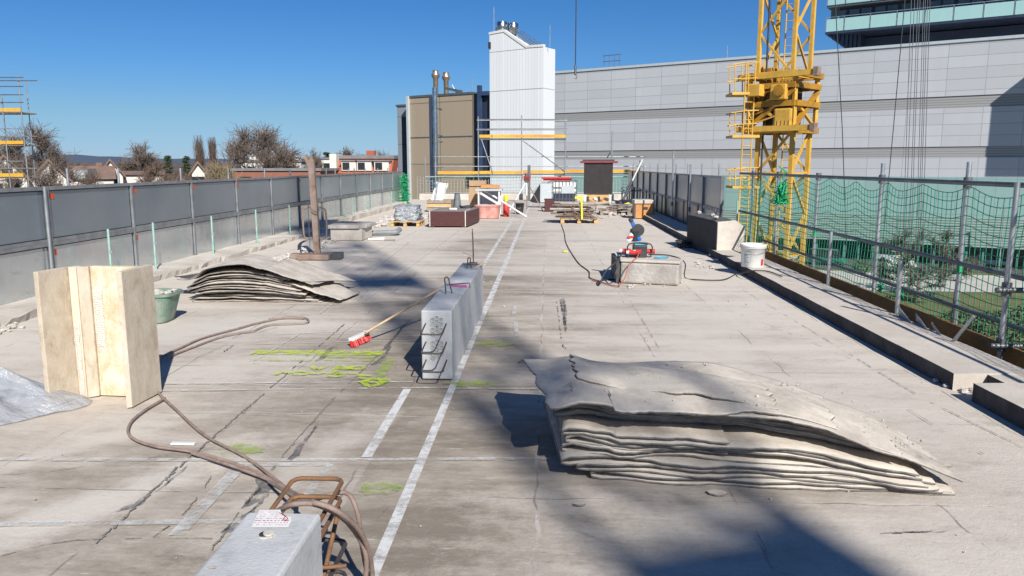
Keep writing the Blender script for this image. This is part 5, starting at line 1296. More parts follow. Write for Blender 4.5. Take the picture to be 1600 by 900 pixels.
# ---- green tub ---------------------------------------------------------
p = G(240, 505); p = V((p.x-.1, p.y+.12, 0)); gt_ = T('mortar_tub', 'scuffed green mortar tub full of rubble behind the stone block', 'tub', (p.x, p.y, 0), local=True)
def sqr(r, n=32, k=4):  # rounded square radius
    return [(r*math.copysign(abs(math.cos(t))**(2/k), math.cos(t)), r*math.copysign(abs(math.sin(t))**(2/k), math.sin(t))) for t in [2*math.pi*(i+.5)/n for i in range(n)]]
def tub(root, w_, d_, h, m, bot=.75, name='tub_body', rim=.02, n=32):
    rings_ = [(bot*.97, 0), (bot, .01), (1, h), (1+rim*3, h), (1+rim*3, h-.03), (1+rim, h-.03)]
    inner = [(.97, h+.002), (bot*.95, .03)]
    mb = MB(); vs = []; 
    seq = [(1+rim, h-.03), (1+rim*3, h-.03), (1+rim*3, h), (.96, h), (bot*.93, .03)]
    outer = [(bot*.97, .004), (bot, .02), (1, h-.03)]
    allr = outer+seq
    for s_, z in allr: vs += [(x*w_/2*s_, y*d_/2*s_, z) for x, y in sqr(1, n)]
    k = len(allr); fs = [(i*n+j, i*n+(j+1) % n, (i+1)*n+(j+1) % n, (i+1)*n+j) for i in range(k-1) for j in range(n)]+[tuple(range(n-1, -1, -1)), tuple((k-1)*n+j for j in range(n))]
    mb.add(vs, fs, False); return mb.build(name, m, root)
tub(gt_, .62, .45, .33, greentub)
mb = MB(); rd = random.Random(5)
for i in range(60): mb.rock((rd.uniform(-.24, .24), rd.uniform(-.16, .16), .28+rd.uniform(0, .05)), rd.uniform(.02, .055), i, (1, 1, .6))
ru = mb.build('rubble_fill', rubble_m, gt_); ru['kind'] = 'stuff'
# ---- rusty post --------------------------------------------------------
rp = T('rusty_post', 'rusty steel post with side handles and chains on a heavy foot plate', 'steel post', (-4.2, 13.85, 0))
MB().bar((-4.2, 13.85, .1), (-4.25, 13.85, 1.80), .11, .09, up=(0, 1, 0)).build('post', rust, rp, bevel=.008)
MB().bar((-4.25, 13.84, 1.6), (-4.36, 13.84, 1.88), .05, .06, up=(0, 1, 0)).build('prong', rust, rp)
MB().bar((-4.22, 13.84, 1.6), (-4.24, 13.84, 1.86), .05, .06, up=(0, 1, 0)).build('prong', rust, rp)
MB().bx(-4.50, -3.93, 13.6, 14.05, .005, .10).build('foot_plate', rust, rp, bevel=.01)
MB().bx(-4.68, -4.51, 13.75, 13.95, .01, .10).build('side_bracket', rust, rp); MB().bx(-3.92, -3.74, 13.75, 13.95, .01, .12).build('side_bracket', galv_dk, rp)
for s_ in (-1, 1):
    x = -4.22; MB().tube(smooth([(x+s_*.06, 13.82, .95), (x+s_*.16, 13.82, .93), (x+s_*.21, 13.82, .85), (x+s_*.21, 13.82, .45), (x+s_*.16, 13.82, .38), (x+s_*.06, 13.82, .38)], 4), .016, 7).build('handle', rust, rp)
mb = MB()
for i in range(22):
    t = i/21; xx = -4.30+.26*t; zq = 1.02-.16*4*t*(1-t); mb.tube([(xx-.01, 13.74, zq), (xx, 13.735, zq+.012), (xx+.01, 13.74, zq), (xx, 13.745, zq-.012), (xx-.01, 13.74, zq)], .004, 4, False)
mb.build('chain', galv_dk, rp)
for xo in (-.09, .09):
    mb = MB()
    for i in range(26): z = 1.0-i*.03; mb.tube([(-4.22+xo, 13.76, z), (-4.21+xo, 13.765, z-.015), (-4.22+xo, 13.76, z-.03), (-4.23+xo, 13.755, z-.015), (-4.22+xo, 13.76, z)], .004, 4, False)
    mb.build('hanging_chain', galv_dk, rp)
st2 = MB(); pts = smooth([G(478, 376, .12), G(470, 380, .1), G(468, 388, .05), G(478, 397, .02), G(484, 403, .01)], 6)
for a, b in zip(pts, pts[1:]): st2.bar(a, b+(b-a)*.05, .07, .006)
ONE('rubber_strap', 'black strap lying across the left kerb beside the rusty post', 'strap', st2, black)
# ---- plinth left + pipes ---------------------------------------------------
pp = T('concrete_plinth', 'low pale concrete plinth with a thick grey slab top by the left fence', 'plinth', (-4.6, 17.4, 0))
MB().prism([(-4.92, 17.25), (-4.20, 17.25), (-4.15, 18.1), (-4.95, 18.1)], 0, .27).build('base', conc_dusty, pp, bevel=.02)
MB().prism([(-4.96, 17.2), (-4.25, 17.2), (-4.12, 17.45), (-4.10, 18.3), (-5.0, 18.4)], .275, .36).build('slab_top', conc_old, pp, bevel=.01)
p0 = G(574, 364, .08); p1 = G(612, 363, .08); p2 = G(617, 355, .08)
gp_ = T('drain_pipe', 'grey plastic drain pipe with an elbow lying by the plinth', 'pipe', (p0.x, p0.y, 0))
gry = M("grey_plastic", (.22, .24, .25), (.17, .185, .19), 8, .5, 0, .1, 30)
MB().tube([p0, p1], .055, 14).build('pipe', gry, gp_); MB().tube(smooth([p1-V((.02, 0, 0)), p1+V((.09, .02, 0)), p1+V((.13, .12, .02)), p1+V((.14, .3, .04))], 5), .062, 14).build('elbow', gry, gp_)
a = G(575, 374, .03); b = G(600, 373, .03); ONE('white_pipe', 'white plastic pipe lying before the grey drain pipe', 'pipe', MB().tube([a, b], .03, 10), white)
a = G(600, 375, .02); b = G(618, 375, .02); ONE('thin_pipe', 'thin grey pipe lying in line with the white pipe', 'pipe', MB().tube([a, b], .015, 8), gry)
# ---- pallets ----------------------------------------------------------------
def pallet_parts(root, w_=1.0, d_=1.2, mat=wood):
    for x in (-.45, 0, .45):
        for y in (-.5, 0, .5): MB().box((x*w_/1.0, y*d_/1.2, .06), (.1*w_, .12, .08)).build('block', mat, root)
    for x in (-.45, 0, .45): MB().bx(x*w_-.05, x*w_+.05, -d_/2, d_/2, 0.0, .02).build('bottom_board', mat, root)
    for i in range(5): y = -d_/2+.06+i*(d_-.12)/4; MB().bx(-w_/2, w_/2, y-.05, y+.05, .122, .142).build('deck_board', mat, root)
    for x in (-.45, 0, .45): MB().bx(x*w_-.05, x*w_+.05, -d_/2, d_/2, .101, .121).build('stringer', mat, root)
def pallet(px0, px1, py, label, d_=1.0, mat=wood, group='pallets', rz=0):
    a = G(px0, py); b = G(px1, py); w_ = (b-a).length; c = (a+b)/2
    r = T('pallet', label, 'pallet', (c.x, c.y+d_/2, .0), local=True, group=group, rz=rz); pallet_parts(r, w_, d_, mat); return r, c, w_
r, c, w_ = pallet(610, 655, 354, 'wooden pallet under the wrapped load near the left fence', 1.0)
wrapm = M("grey_wrap_film", (.52, .55, .58), (.26, .28, .30), 7, .3, .3, 1.0, 14, bd=.06)
mb = MB()
def wl(a, b):
    th = 6.2832*a; q = V((math.cos(th), math.sin(th), b*3)); s_ = (1-.12*b) if b < .75 else (1-.12*b)*math.sqrt(max(0, 1-((b-.75)/.25)**2))
    k_ = (abs(math.cos(th))**5+abs(math.sin(th))**5)**(-.2)
    rr = (1+.16*noise.noise(q*2.3)+.08*noise.noise(q*6))*s_*k_
    return (c.x+.02+rr*math.cos(th)*w_*.44, c.y+.5+rr*math.sin(th)*.44, .145+(.42+.05*noise.noise(V((th, 2, 1))))*min(b/.8, 1)+.03*noise.noise(q*5)*b)
mb.grid(70, 24, wl); ONE('wrapped_load', 'lumpy load wrapped in grey plastic film on the left pallet', 'wrapped load', mb, wrapm)
def debris(pxs, n, label, seed, rmin=.02, rmax=.08, m=rubble_m, name='rubble_heap', flatn=.6):
    rd = random.Random(seed); mb = MB()
    for i in range(n):
        x, y = rd.choice(pxs); p = G(x+rd.gauss(0, 5), y+rd.gauss(0, 1.5)); r_ = rd.uniform(rmin, rmax); mb.rock((p.x, p.y, r_*.4), r_, i, (1, 1, flatn))
    return STR(name, mb, m, 'stuff', label)
debris([(600, 350), (605, 345), (612, 342), (590, 352), (655, 342), (660, 340), (648, 338)], 90, 'broken plaster heap around the wrapped load', 1, .03, .10)
debris([(455, 402), (470, 396), (440, 405), (430, 408), (480, 392), (500, 385), (512, 378)], 110, 'plaster rubble along the left kerb behind the membrane pile', 2, .015, .06)
debris([(10, 505), (25, 500), (5, 515), (40, 492), (50, 485), (-5, 520), (20, 510)], 140, 'rubble along the left kerb by the plastic sheet', 3, .008, .035)
debris([(1495, 600), (1485, 603), (1480, 598), (1500, 606), (1510, 612), (1530, 625), (1470, 596)], 90, 'rubble spilled from the notch in the right kerb', 4, .006, .03)
debris([(1090, 412), (1105, 417), (1115, 418)], 22, 'stones at the foot of the right wall block', 5, .01, .035)
debris([(985, 448), (1010, 444), (1040, 443), (1060, 441)], 50, 'crumbled mortar at the foot of the block plinth', 6, .006, .03)
rd = random.Random(31); mb = MB()
for i in range(420):
    x, y = rd.uniform(-5.6, 3.0), rd.uniform(2.4, 22); r_ = rd.uniform(.002, .008)*(1 if y < 9 else 1.6); mb.rock((x, y, r_*.4), r_, i, (1, 1, .6))
STR('grit', mb, rubble_m, 'stuff', 'grit and crumbs scattered over the roof floor')
rd = random.Random(8)
rk = MB(); kc = G(1493, 597)
for i, (dx, dy, dz, r_) in enumerate(((0, 0, .05, .045), (.05, -.03, .04, .035), (-.03, .03, .09, .03), (.10, .0, .045, .03), (.02, .02, .1, .03), (-.09, .0, .02, .02))): rk.rock((kc.x+dx, kc.y+dy, dz), r_, i+40, (1.3, 1, .8))
ONE('mortar_lump', 'jagged mortar lump in front of the right kerb notch', 'mortar lump', rk, rubble_m)
# ---- formwork panel stack -----------------------------------------------
a = G(670, 355); b = G(728, 354); c_ = G(742, 341)
fw = T('panel_stack', 'strapped stack of dark brown formwork panels in the distance', 'panel stack', ((a.x+b.x)/2, a.y+.6, 0))
hx = .43; x0, x1 = a.x, b.x+.08; yb_ = a.y; D1 = 1.9
for i in range(7): MB().prism([(x0+rd.uniform(-.01, .01), yb_), (x1, yb_), (x1+.16, yb_+D1), (x0+.1, yb_+D1)], .03+i*.058, .03+i*.058+.055).build('panel', maroon, fw)
MB().prism([(x0, yb_), (x1, yb_), (x1+.16, yb_+D1), (x0+.1, yb_+D1)], .438, .445).build('top_face', ply_top, fw)
for t in (.02, .93): xx = x0+(x1-x0)*t; MB().bx(xx, xx+.02, yb_-.004, yb_-.001, .02, .45).bx(xx, xx+.02, yb_-.004, yb_+1.5, .4455, .448).build('strap', white, fw)
for t in (.1, .9): MB().bx(x0+(x1-x0)*t-.05, x0+(x1-x0)*t+.05, yb_+.05, yb_+1.2, 0, .028).build('bearer', wood_old, fw)
def P_(px, py, z): q = G(px, py, z); return q
q = G(712, 325, .45); mb = MB(); mb.grid(24, 10, lambda a, b: (q.x+(.12*(1-b)+.075*b)*math.cos(a*6.283)*(1+.12*math.sin(a*19)), q.y+.4+(.11*(1-b)+.05*b)*math.sin(a*6.283), .447+.42*b)); mb.cyl((q.x, q.y+.4, .86), (q.x, q.y+.4, .868), .07, n=12)
ONE('wrapped_cone', 'grey bundle of sheeting standing upright on the formwork panels', 'sheet bundle', mb, greycloth)
q = G(728, 326, .45); mb = MB(); rd = random.Random(7)
for i in range(5): mb.tube([V((q.x-.02+.15*math.cos(t)*(1+.1*i), q.y+.3+.10*math.sin(t), .455+.014*i+.01*math.sin(t*3+i))) for t in [k*.4 for k in range(17)]], .012, 5)
ONE('cable_coil', 'coil of black cable on the formwork panels', 'cable', mb, black)
mb = MB(); q = G(710, 328, .45)
for i in range(8): mb.rock((q.x+rd.uniform(-.14, .14), q.y+rd.uniform(0, .2), .47), .035, i)
ONE('rag', 'pale crumpled rag beside the grey bundle', 'rag', mb, whitesheet)
q = G(685, 322, .45); ONE('paper_sheet', 'white paper lying on the left end of the formwork panels', 'paper', MB().prism([(q.x-.1, q.y-.3), (q.x+.25, q.y-.25), (q.x+.2, q.y), (q.x-.12, q.y)], .447, .452), white)
# ---- crate + white sheet behind -----------------------------------------------
a = G(667, 331); b = G(705, 331)
cr1 = T('wooden_crate', 'low brown wooden crate holding a white sheet behind the formwork panels', 'crate', ((a.x+b.x)/2, a.y, 0))
for i in range(3): MB().bx(a.x, b.x, a.y, a.y+.02, .03+i*.14, .15+i*.14).build('board', wood_old if i != 1 else wood, cr1)
MB().bx(a.x, a.x+.02, a.y+.021, a.y+.9, .03, .43).build('side', wood_old, cr1); MB().bx(b.x-.02, b.x, a.y+.021, a.y+.9, .03, .43).build('side', wood_old, cr1); MB().bx(a.x, b.x, a.y+.9, a.y+.92, .03, .43).build('board', wood_old, cr1); MB().bx(a.x+.021, b.x-.021, a.y+.021, a.y+.88, .03, .36).build('filling', bitumen, cr1)
wq = [OY(*p, a.y+.5) for p in ((672, 315), (690, 321), (701, 287), (696, 283), (681, 284), (677, 290))]
mb = MB(); cc_ = sum(wq, V((0, 0, 0)))/6
def sh(a_, b_):
    t = a_; l = wq[0]*(1-b_)+wq[4]*b_; r_ = wq[1]*(1-b_)+wq[2]*b_; p = l*(1-t)+r_*t
    return (p.x, p.y+.10*math.sin(t*9+b_*2)+.05*noise.noise(V((t*5, b_*5, 0))), p.z+.03*noise.noise(V((t*6, b_*3, 4))))
mb.grid(24, 24, sh, .01); ONE('white_sheet', 'white plastic sheet bunched upright out of the wooden crate', 'sheet', mb, whitesheet)
mb = MB(); bq = [OY(*p, a.y+.45) for p in ((669, 280), (682, 287), (680, 278))]
mb.grid(10, 8, lambda a_, b_: (bq[0].x+(bq[1].x-bq[0].x)*a_, a.y+.45+.05*math.sin(a_*9), bq[0].z-(bq[0].z-bq[1].z)*a_-.1*b_*(.5+.5*math.sin(a_*7+1))), .01)
ONE('blue_cloth', 'light blue cloth scrap on top of the white sheet', 'cloth', mb, M("pale_blue_cloth", (.25, .40, .60), (.2, .33, .5), 8, .8, 0, 0))
# ---- pink tub with frame ----------------------------------------------------
a = G(742, 342); b = G(780, 342); w_ = (b-a).length
pt_ = T('mortar_tub', 'pale red stained mortar tub with a white frame in it', 'tub', ((a.x+b.x)/2, a.y+.4, 0), local=True); tub(pt_, w_*1.05, .75, .42, pink, .88)
ax_ = (a.x+b.x)/2; tb = T('work_frame', 'white metal work frame with a grey board top above the red tub', 'frame', (ax_, a.y+.9, 0))
for x in (a.x+.05, b.x-.05):
    for y in (a.y+.85, a.y+1.4): MB().bar((x, y, 0), (x, y, .86), .05).build('leg', white, tb)
MB().bx(a.x-.05, b.x+.05, a.y+.8, a.y+1.45, .86, .93).build('top_board', lightgrey, tb)
MB().bar((a.x+.1, a.y+.82, .8), (b.x-.05, a.y+.82, .42), .07, .03, up=(0, 1, 0)).build('diagonal_board', white, tb); MB().bx(a.x+.1, b.x-.1, a.y+1.38, a.y+1.41, .1, .84).build('back_panel', lightgrey, tb)
q = V((ax_+.05, a.y+1.1, .935)); ONE('orange_board', 'orange brown board lying on the white work frame', 'board', MB().box(q+V((-.02, 0, .07)), (.62, .4, .10), rz=.1, ry=.06), wood_or)
cb = T('cardboard_box', 'tall cardboard box behind the white work frame', 'box', (a.x-.08, a.y+2.0, 0))
MB().bx(a.x-.35, a.x+.22, a.y+1.7, a.y+2.2, .0, 1.18).build('box_body', cardboard, cb); MB().bx(a.x-.34, a.x+.21, a.y+1.65, a.y+1.698, 1.0, 1.17).build('flap', cardboard, cb)
MB().bx(a.x-.08, a.x-.03, a.y+1.696, a.y+1.699, .1, 1.0).build('tape', wood, cb)
ex = T('gas_canister', 'yellow and red canister standing right of the white work frame', 'canister', (b.x+.12, a.y+1.0, 0))
MB().lathe((b.x+.16, a.y+1.2, 0), [(.09, 0), (.10, .02), (.10, .40), (.06, .46)], 14).build('body', red, ex); MB().lathe((b.x+.16, a.y+1.2, .46), [(.06, 0), (.08, .05), (.08, .22), (.04, .26)], 14).build('cap', yellowp, ex)
q = G(765, 331); bk0 = T('black_bucket', 'black builder bucket right of the canister', 'bucket', (b.x+.55, a.y+2.6, 0), local=True)
MB().lathe((0, 0, 0), [(.13, 0), (.18, .38), (.19, .38), (.17, .36), (.12, .03)], 18).build('body', black, bk0); MB().tube([(-.18, 0, .37), (-.15, -.05, .25), (0, -.2, .2), (.15, -.05, .25), (.18, 0, .37)], .006, 5).build('handle', galv, bk0)
q = G(739, 332); ONE('grey_pot', 'small dark grey pot behind the formwork panels', 'pot', MB().lathe((q.x-.0, q.y, 0), [(.12, 0), (.15, .62), (.14, .62), (.12, .5)], 14), gry)
# long white prop leaning down to the floor
a = G(823, 339, .03); b = OY(756, 297, a.y+.6); ONE('white_prop', 'long white tube leaning from the work frame down to the floor', 'tube', MB().cyl(a, b, .035, n=8), white)
fr = T('step_frame', 'small grey metal step frame between the black bucket and tripod', 'frame', (b.x+.6, a.y+1.0, 0)); x = OY(790, 300, a.y+1).x
for dx in (0, .35):
    for dy in (0, .4): MB().cyl((x+dx, a.y+.6+dy, 0), (x+dx*.9, a.y+.6+dy, .5), .015, n=6).build('leg', galv, fr)
MB().bx(x-.02, x+.36, a.y+.58, a.y+1.02, .5, .53).build('tread', galv, fr)
# ---- laser on tripod ------------------------------------------------------------
q = G(820, 329); lt = T('laser_tripod', 'red rotating laser level on a pale tripod', 'tripod', (q.x, q.y+.5, 0)); top = V((q.x+.05, q.y+.5, 1.10))
for dx, dy in ((-.62, -.2), (.62, -.35), (.0, .6)):
    MB().bar(top, V((top.x+dx, top.y+dy, .0)), .035, .025, up=(0, 1, 0)).build('leg', rust if dx > 0 else white, lt)
MB().cyl(top, top-V((0, 0, .55)), .04, n=8).build('column', white, lt); MB().cyl(top-V((0, 0, .03)), top+V((0, 0, .02)), .09, n=12).build('head_plate', galv_dk, lt)
hd = MB().box(top+V((0, 0, .11)), (.22, .2, .16)).build('laser_body', M("dark_red_plastic", (.22, .03, .025), (.15, .02, .02), 6, .5, 0, 0), lt, bevel=.02); MB().cyl(top+V((0, 0, .19)), top+V((0, 0, .29)), .07, n=12).build('lens_head', galv_dk, lt, parent=hd)
for s_ in (-1, 1): MB().bar(top+V((s_*.15, 0, .05)), top+V((s_*.15, 0, .27)), .03).build('side_guard', red, lt, parent=hd)
a = OY(826.5, 258, 37.5); dp_ = T('dark_post', 'dark steel post standing at the far end right of the tripod', 'post', (a.x, 37.5, 0)); MB().bx(a.x-.07, a.x+.07, 37.45, 37.59, 0, a.z).build('post', galv_dk, dp_); MB().bx(a.x-.12, a.x+.12, 37.4, 37.64, 0, .03).build('foot', galv_dk, dp_)
# ---- grey cabinet ----------------------------------------------------------------
a = G(844, 316); b = G(866, 316); Yc = 35.0; xa_, xb_ = OY(844, 300, Yc).x, OY(868, 300, Yc).x
gc = T('grey_cabinet', 'light blue grey steel cabinet behind the caged container', 'cabinet', ((xa_+xb_)/2, Yc, 0)); zt_ = OY(850, 287, Yc).z
MB().bx(xa_, xb_, Yc, Yc+1.2, .03, zt_).build('body', lightgrey, gc, bevel=.01); MB().bx(xa_+.05, xb_-.05, Yc-.012, Yc-.002, .1, zt_-.06).build('door', lightgrey, gc, bevel=.004); MB().bx(xa_+.35, xa_+.45, Yc-.03, Yc-.013, zt_*.55, zt_*.6).build('handle', white, gc)
MB().extr([(xa_-.003, Yc, .03), (xa_-.003, Yc, zt_), (xa_-.5, Yc+1.1, .03)], (0, .01, 0)).build('side_flap', navy, gc)
# ---- IBC container ------------------------------------------------------------------
Yi = 30.0; xa_, xb_ = OY(863, 300, Yi).x, OY(901, 300, Yi).x; wI = xb_-xa_
ib = T('caged_container', 'white liquid container in a steel cage with grey lower half', 'container', ((xa_+xb_)/2, Yi, 0))
MB().bx(xa_+.03, xb_-.03, Yi+.03, Yi+.95, .66, 1.06).build('tank_upper', white, ib, bevel=.04); MB().bx(xa_+.03, xb_-.03, Yi+.03, Yi+.95, .18, .655).build('tank_lower', lightgrey, ib, bevel=.04)
mb = MB()
for i in range(8): x = xa_+wI*i/7; mb.bar((x, Yi, .12), (x, Yi, 1.1), .018); mb.bar((x, Yi+.98, .12), (x, Yi+.98, 1.1), .018)
for z in (.16, .4, .62, .85, 1.1):
    for y in (Yi-.01, Yi+.99): mb.bar((xa_-.01, y, z), (xb_+.01, y, z), .022)
    for x in (xa_-.01, xb_+.01): mb.bar((x, Yi-.01, z), (x, Yi+.99, z), .022)
mb.build('cage', galv_dk, ib); MB().bx(xa_, xb_, Yi, Yi+1, .0, .11).build('base_pallet', black, ib); MB().bx(xa_+.35, xa_+.85, Yi-.024, Yi-.021, .62, .92).build('label_plate', lightgrey, ib)
MB().bx(xa_+.05, xb_-.05, Yi+.005, Yi+.028, .2, .6).build('grey_front', navy, ib)
q = V(((xa_+xb_)/2-.28, Yi+.4, 1.115)); ONE('red_tray', 'bright red plastic tray lying on the caged container', 'tray', MB().prism([(q.x-.55, q.y-.3), (q.x+.5, q.y-.3), (q.x+.5, q.y+.3), (q.x-.55, q.y+.3)], 1.113, 1.17).bx(q.x-.62, q.x+.56, q.y-.35, q.y+.35, 1.171, 1.24), red, bevel=.02)
ONE('grey_glove', 'small dark thing lying on the right end of the caged container', 'glove', MB().rock((xb_-.25, Yi+.3, 1.17), .07, 3, (1.6, 1, .8)), galv_dk)
x = OY(858, 320, 28.6).x; mbn = T('maroon_bin', 'dark maroon bin left of the scrap timber', 'bin', (x, 28.7, 0)); MB().bx(x-.17, x+.17, 28.5, 28.85, .0, .44).build('body', maroon, mbn, bevel=.02); MB().bx(x-.19, x+.19, 28.48, 28.87, .441, .47).build('lid', maroon, mbn, bevel=.01)
# ---- scrap timber on pallet ---------------------------------------------------------
r, c, w_ = pallet(876, 934, 349, 'yellowish pallet carrying the stack of scrap timber', .9, wood)
rd = random.Random(14)
sc = T('timber_stack', 'stack of weathered scrap boards and bent steel on the right pallet', 'timber stack', (c.x, c.y+.4, .15))
z = .145
for lyr in range(9):
    for j in range(3):
        y = c.y+.08+j*.3+rd.uniform(-.05, .05); L_ = w_*rd.uniform(.75, 1.25); x = c.x+rd.uniform(-.12, .08)-.08; hh = rd.choice((.02, .03, .045))
        MB().box((x, y, z+.025), (L_, rd.uniform(.08, .2), hh), rz=rd.uniform(-.06, .06), ry=rd.uniform(-.015, .015)).build('board', rd.choice((wood_old, wood_old, conc_old, rust)), sc)
    z += .052
for j in range(22):
    x = c.x+rd.uniform(-.55, .5); zq = rd.uniform(.15, .6); MB().tube([(x, c.y-.03, zq), (x+rd.uniform(-.1, .15), c.y-.06, zq-.08), (x+rd.uniform(-.05, .2), c.y-.03, max(.15, zq-rd.uniform(.05, .2)))], .012, 5).build('bent_rod', rust, sc)
q = G(909, 349); yp = T('yellow_clamp', 'yellow upright clamp with a bent head in front of the scrap timber', 'clamp', (q.x, q.y-.03, 0))
MB().bar((q.x, q.y-.06, .13), (q.x-.02, q.y-.06, .72), .05).build('upright', yellowp, yp); MB().bx(q.x-.22, q.x+.02, q.y-.09, q.y-.02, .721, .79).build('head', yellowp, yp, bevel=.01)
# more timber / pallets behind
r, c3, w3 = pallet(938, 985, 336, 'small grey pallet with loose steel behind the scrap timber', .8, wood_old)
sc2 = T('steel_heap', 'heap of rusty steel offcuts on the small grey pallet', 'steel heap', (c3.x, c3.y+.3, .145))
for j in range(30):
    x = c3.x+rd.uniform(-.5, .5); y = c3.y+rd.uniform(.0, .6); z = rd.uniform(.15, .36); an = rd.uniform(-.5, .5)
    MB().box((x, y, z), (rd.uniform(.3, .8), .05, .03), rz=an, ry=rd.uniform(-.15, .15)).build('offcut', rd.choice((rust, wood_old, conc_dusty, galv_dk)), sc2)
debris([(975, 320), (985, 322), (968, 318), (995, 326), (980, 330), (960, 335), (972, 336)], 80, 'rubble heap before the right panel fence', 7, .04, .12)
# dark board on white legs
Yb = 27.0; xa_, xb_ = OY(912, 300, Yb).x, OY(957, 300, Yb).x; zt_ = OY(930, 253, Yb).z; zb_ = OY(930, 303, Yb).z
bd_ = T('dark_board', 'large black board on white legs with a dark red beam along its top', 'board', ((xa_+xb_)/2, Yb, 0))
blackb = M("black_board", (.022, .018, .019), (.034, .03, .03), 5, .8, 0, .1, 40)
MB().bx(xa_, xb_, Yb, Yb+.04, zb_, zt_).build('panel', blackb, bd_)
MB().bx(xa_-.14, xb_+.16, Yb-.06, Yb-.01, zt_-.04, zt_+.03).build('top_beam', M("dark_red_paint", (.24, .03, .04), (.16, .025, .03), 5, .5, 0, 0), bd_, bevel=.01); MB().bx(xa_-.05, xb_+.05, Yb-.02, Yb+.1, zt_+.032, zt_+.08).build('top_cap', black, bd_)
for x in (xa_+.05, xb_-.07): MB().bx(x-.03, x+.04, Yb+.041, Yb+.11, 0, zt_-.1).build('leg', white, bd_)
MB().bx(xa_+.1, xb_-.12, Yb+.042, Yb+.07, zb_-.3, zb_-.004).build('lower_board', wood, bd_); 
for i in range(6): x = xa_+.15+i*.13; MB().box((x, Yb+.02, zb_-.17), (.07, .03, .16), ry=i).build('scrap', [black, wood, white, black, wood_or, bitumen][i], bd_)
a = OY(955, 248, 27.3); b = OY(957, 205, 27.3); tp = T('thin_mast', 'thin grey pole rising above the black board with small clamp', 'pole', (a.x, 27.3, 0)); MB().cyl((a.x, 27.3, 0), (b.x, 27.3, b.z), .025, n=6).build('tube', galv, tp); MB().bar((a.x-.15, 27.28, a.z+.02), (a.x-.03, 27.28, a.z+.22), .04).build('clamp', black, tp)
# leaning prop + cross lattice at far right
a = OY(969, 322, 31); b = OY(1004, 249, 31); lp_ = T('leaning_prop', 'long steel prop leaning right, white upper half and dark lower half', 'prop', (a.x, 31, 0)); m_ = a.lerp(b, .55)
MB().cyl((a.x, 31, max(0, a.z)), m_, .05, n=8).build('outer_tube', galv_dk, lp_); MB().cyl(m_, b, .035, n=8).build('inner_tube', white, lp_)
hg = T('gate_frame', 'low dark steel barrier frame at the far right corner', 'barrier', (OY(985, 300, 32).x, 32, 0))
for px in (972, 980, 990): x = OY(px, 300, 32).x; MB().cyl((x, 32, 0), (x, 32, OY(px, 292, 32).z), .03, n=6).build('post', galv_dk, hg)
for y in (298, 313): a = OY(968, y, 32); b = OY(1000, y, 32); MB().cyl(a, b, .028, n=6).build('rail', galv_dk, hg)
# orange crate with white lid
a = G(992, 342, .0); Yc = a.y; xa_, xb_ = a.x, G(1021, 342).x; oc = T('orange_crate', 'orange plywood crate with a dusty white lid on the right kerb', 'crate', ((xa_+xb_)/2, Yc, 0))
MB().bx(xa_, xb_, Yc, Yc+.8, .02, .47).build('body', wood_or, oc, bevel=.008)
for x in (xa_-.012, xb_-.03): MB().bx(x, x+.042, Yc-.012, Yc+.03, .0, .48).build('corner_rail', galv_dk, oc)
MB().bx(xa_-.03, xb_+.03, Yc-.04, Yc+.84, .481, .60).build('lid', conc_dusty, oc, bevel=.02); MB().bx(xa_+.27, xa_+.40, Yc-.006, Yc-.001, .29, .38).build('handle_hole', black, oc)
q = G(981, 331); bt2 = T('blue_tub', 'dark blue tub with a yellow bag left of the orange crate', 'tub', (q.x+.05, q.y+.6, 0), local=True); tub(bt2, .5, .5, .42, navy, .85); MB().rock((.02, -.3, .18), .17, 5, (1.2, .5, .8)).build('bag', yellowp, bt2)
# ---- wall block right ---------------------------------------------------------------
wb = T('wall_block', 'tall concrete wall block with side blackened as shade and bright sloping end', 'wall block', (3.4, 15.3, 0))
shade_coat = M("painted_shade_black", (.018, .018, .02), (.035, .035, .038), 3, .8, 0, .4, 30, grime=.2)  # near black put on the sun-averted side to stand for its shade
y0_, y1_ = 14.45, 17.0; xl, xr = 3.10, 3.72
NL, FL_, NR, FR_ = V((3.17, 14.42, 0)), V((2.99, 16.45, 0)), V((3.72, 14.60, 0)), V((3.62, 16.6, 0))
def wcs(l, r_): dz = V((0, 0, 1)); return [l, r_, r_+dz*.55, r_.lerp(l, .35)+dz*.68, l+dz*.655]
c1, c2_ = wcs(NL, NR), wcs(FL_, FR_)
MB().add(c1+c2_, [(0, 1, 2, 3, 4), (9, 8, 7, 6, 5)]+[(i, i+5, (i+1) % 5+5, (i+1) % 5) for i in range(5)]).build('wall_core', conc_dusty, wb, bevel=.012)
u_ = (FL_-NL).normalized(); n_ = V((-u_.y, u_.x, 0)); 
MB().extr([NL+n_*.002+V((0, 0, .002)), FL_+n_*.002+V((0, 0, .002)), FL_+n_*.002+V((0, 0, .65)), NL+n_*.002+V((0, 0, .65))], n_*.012).build('shade_sheet', shade_coat, wb)
MB().extr([NL+n_*.02+u_*.1+V((0, 0, .66)), NL-n_*.30+u_*.1+V((0, 0, .686)), NL-n_*.30+u_*.1+V((0, 0, .70)), NL+n_*.02+u_*.1+V((0, 0, .675))], u_*1.9).build('felt_cover', bitumen, wb)
for i, (dy, dx) in enumerate(((.35, .12), (1.0, .2), (1.9, .1))): ONE('mortar_lump', 'mortar lump on top of the wall block, %s of three' % ['nearest', 'middle', 'farthest'][i], 'mortar lump', MB().rock((xl+dx, y0_+dy, .72), .05, i, (1, 1.6, .7)), rubble_m)
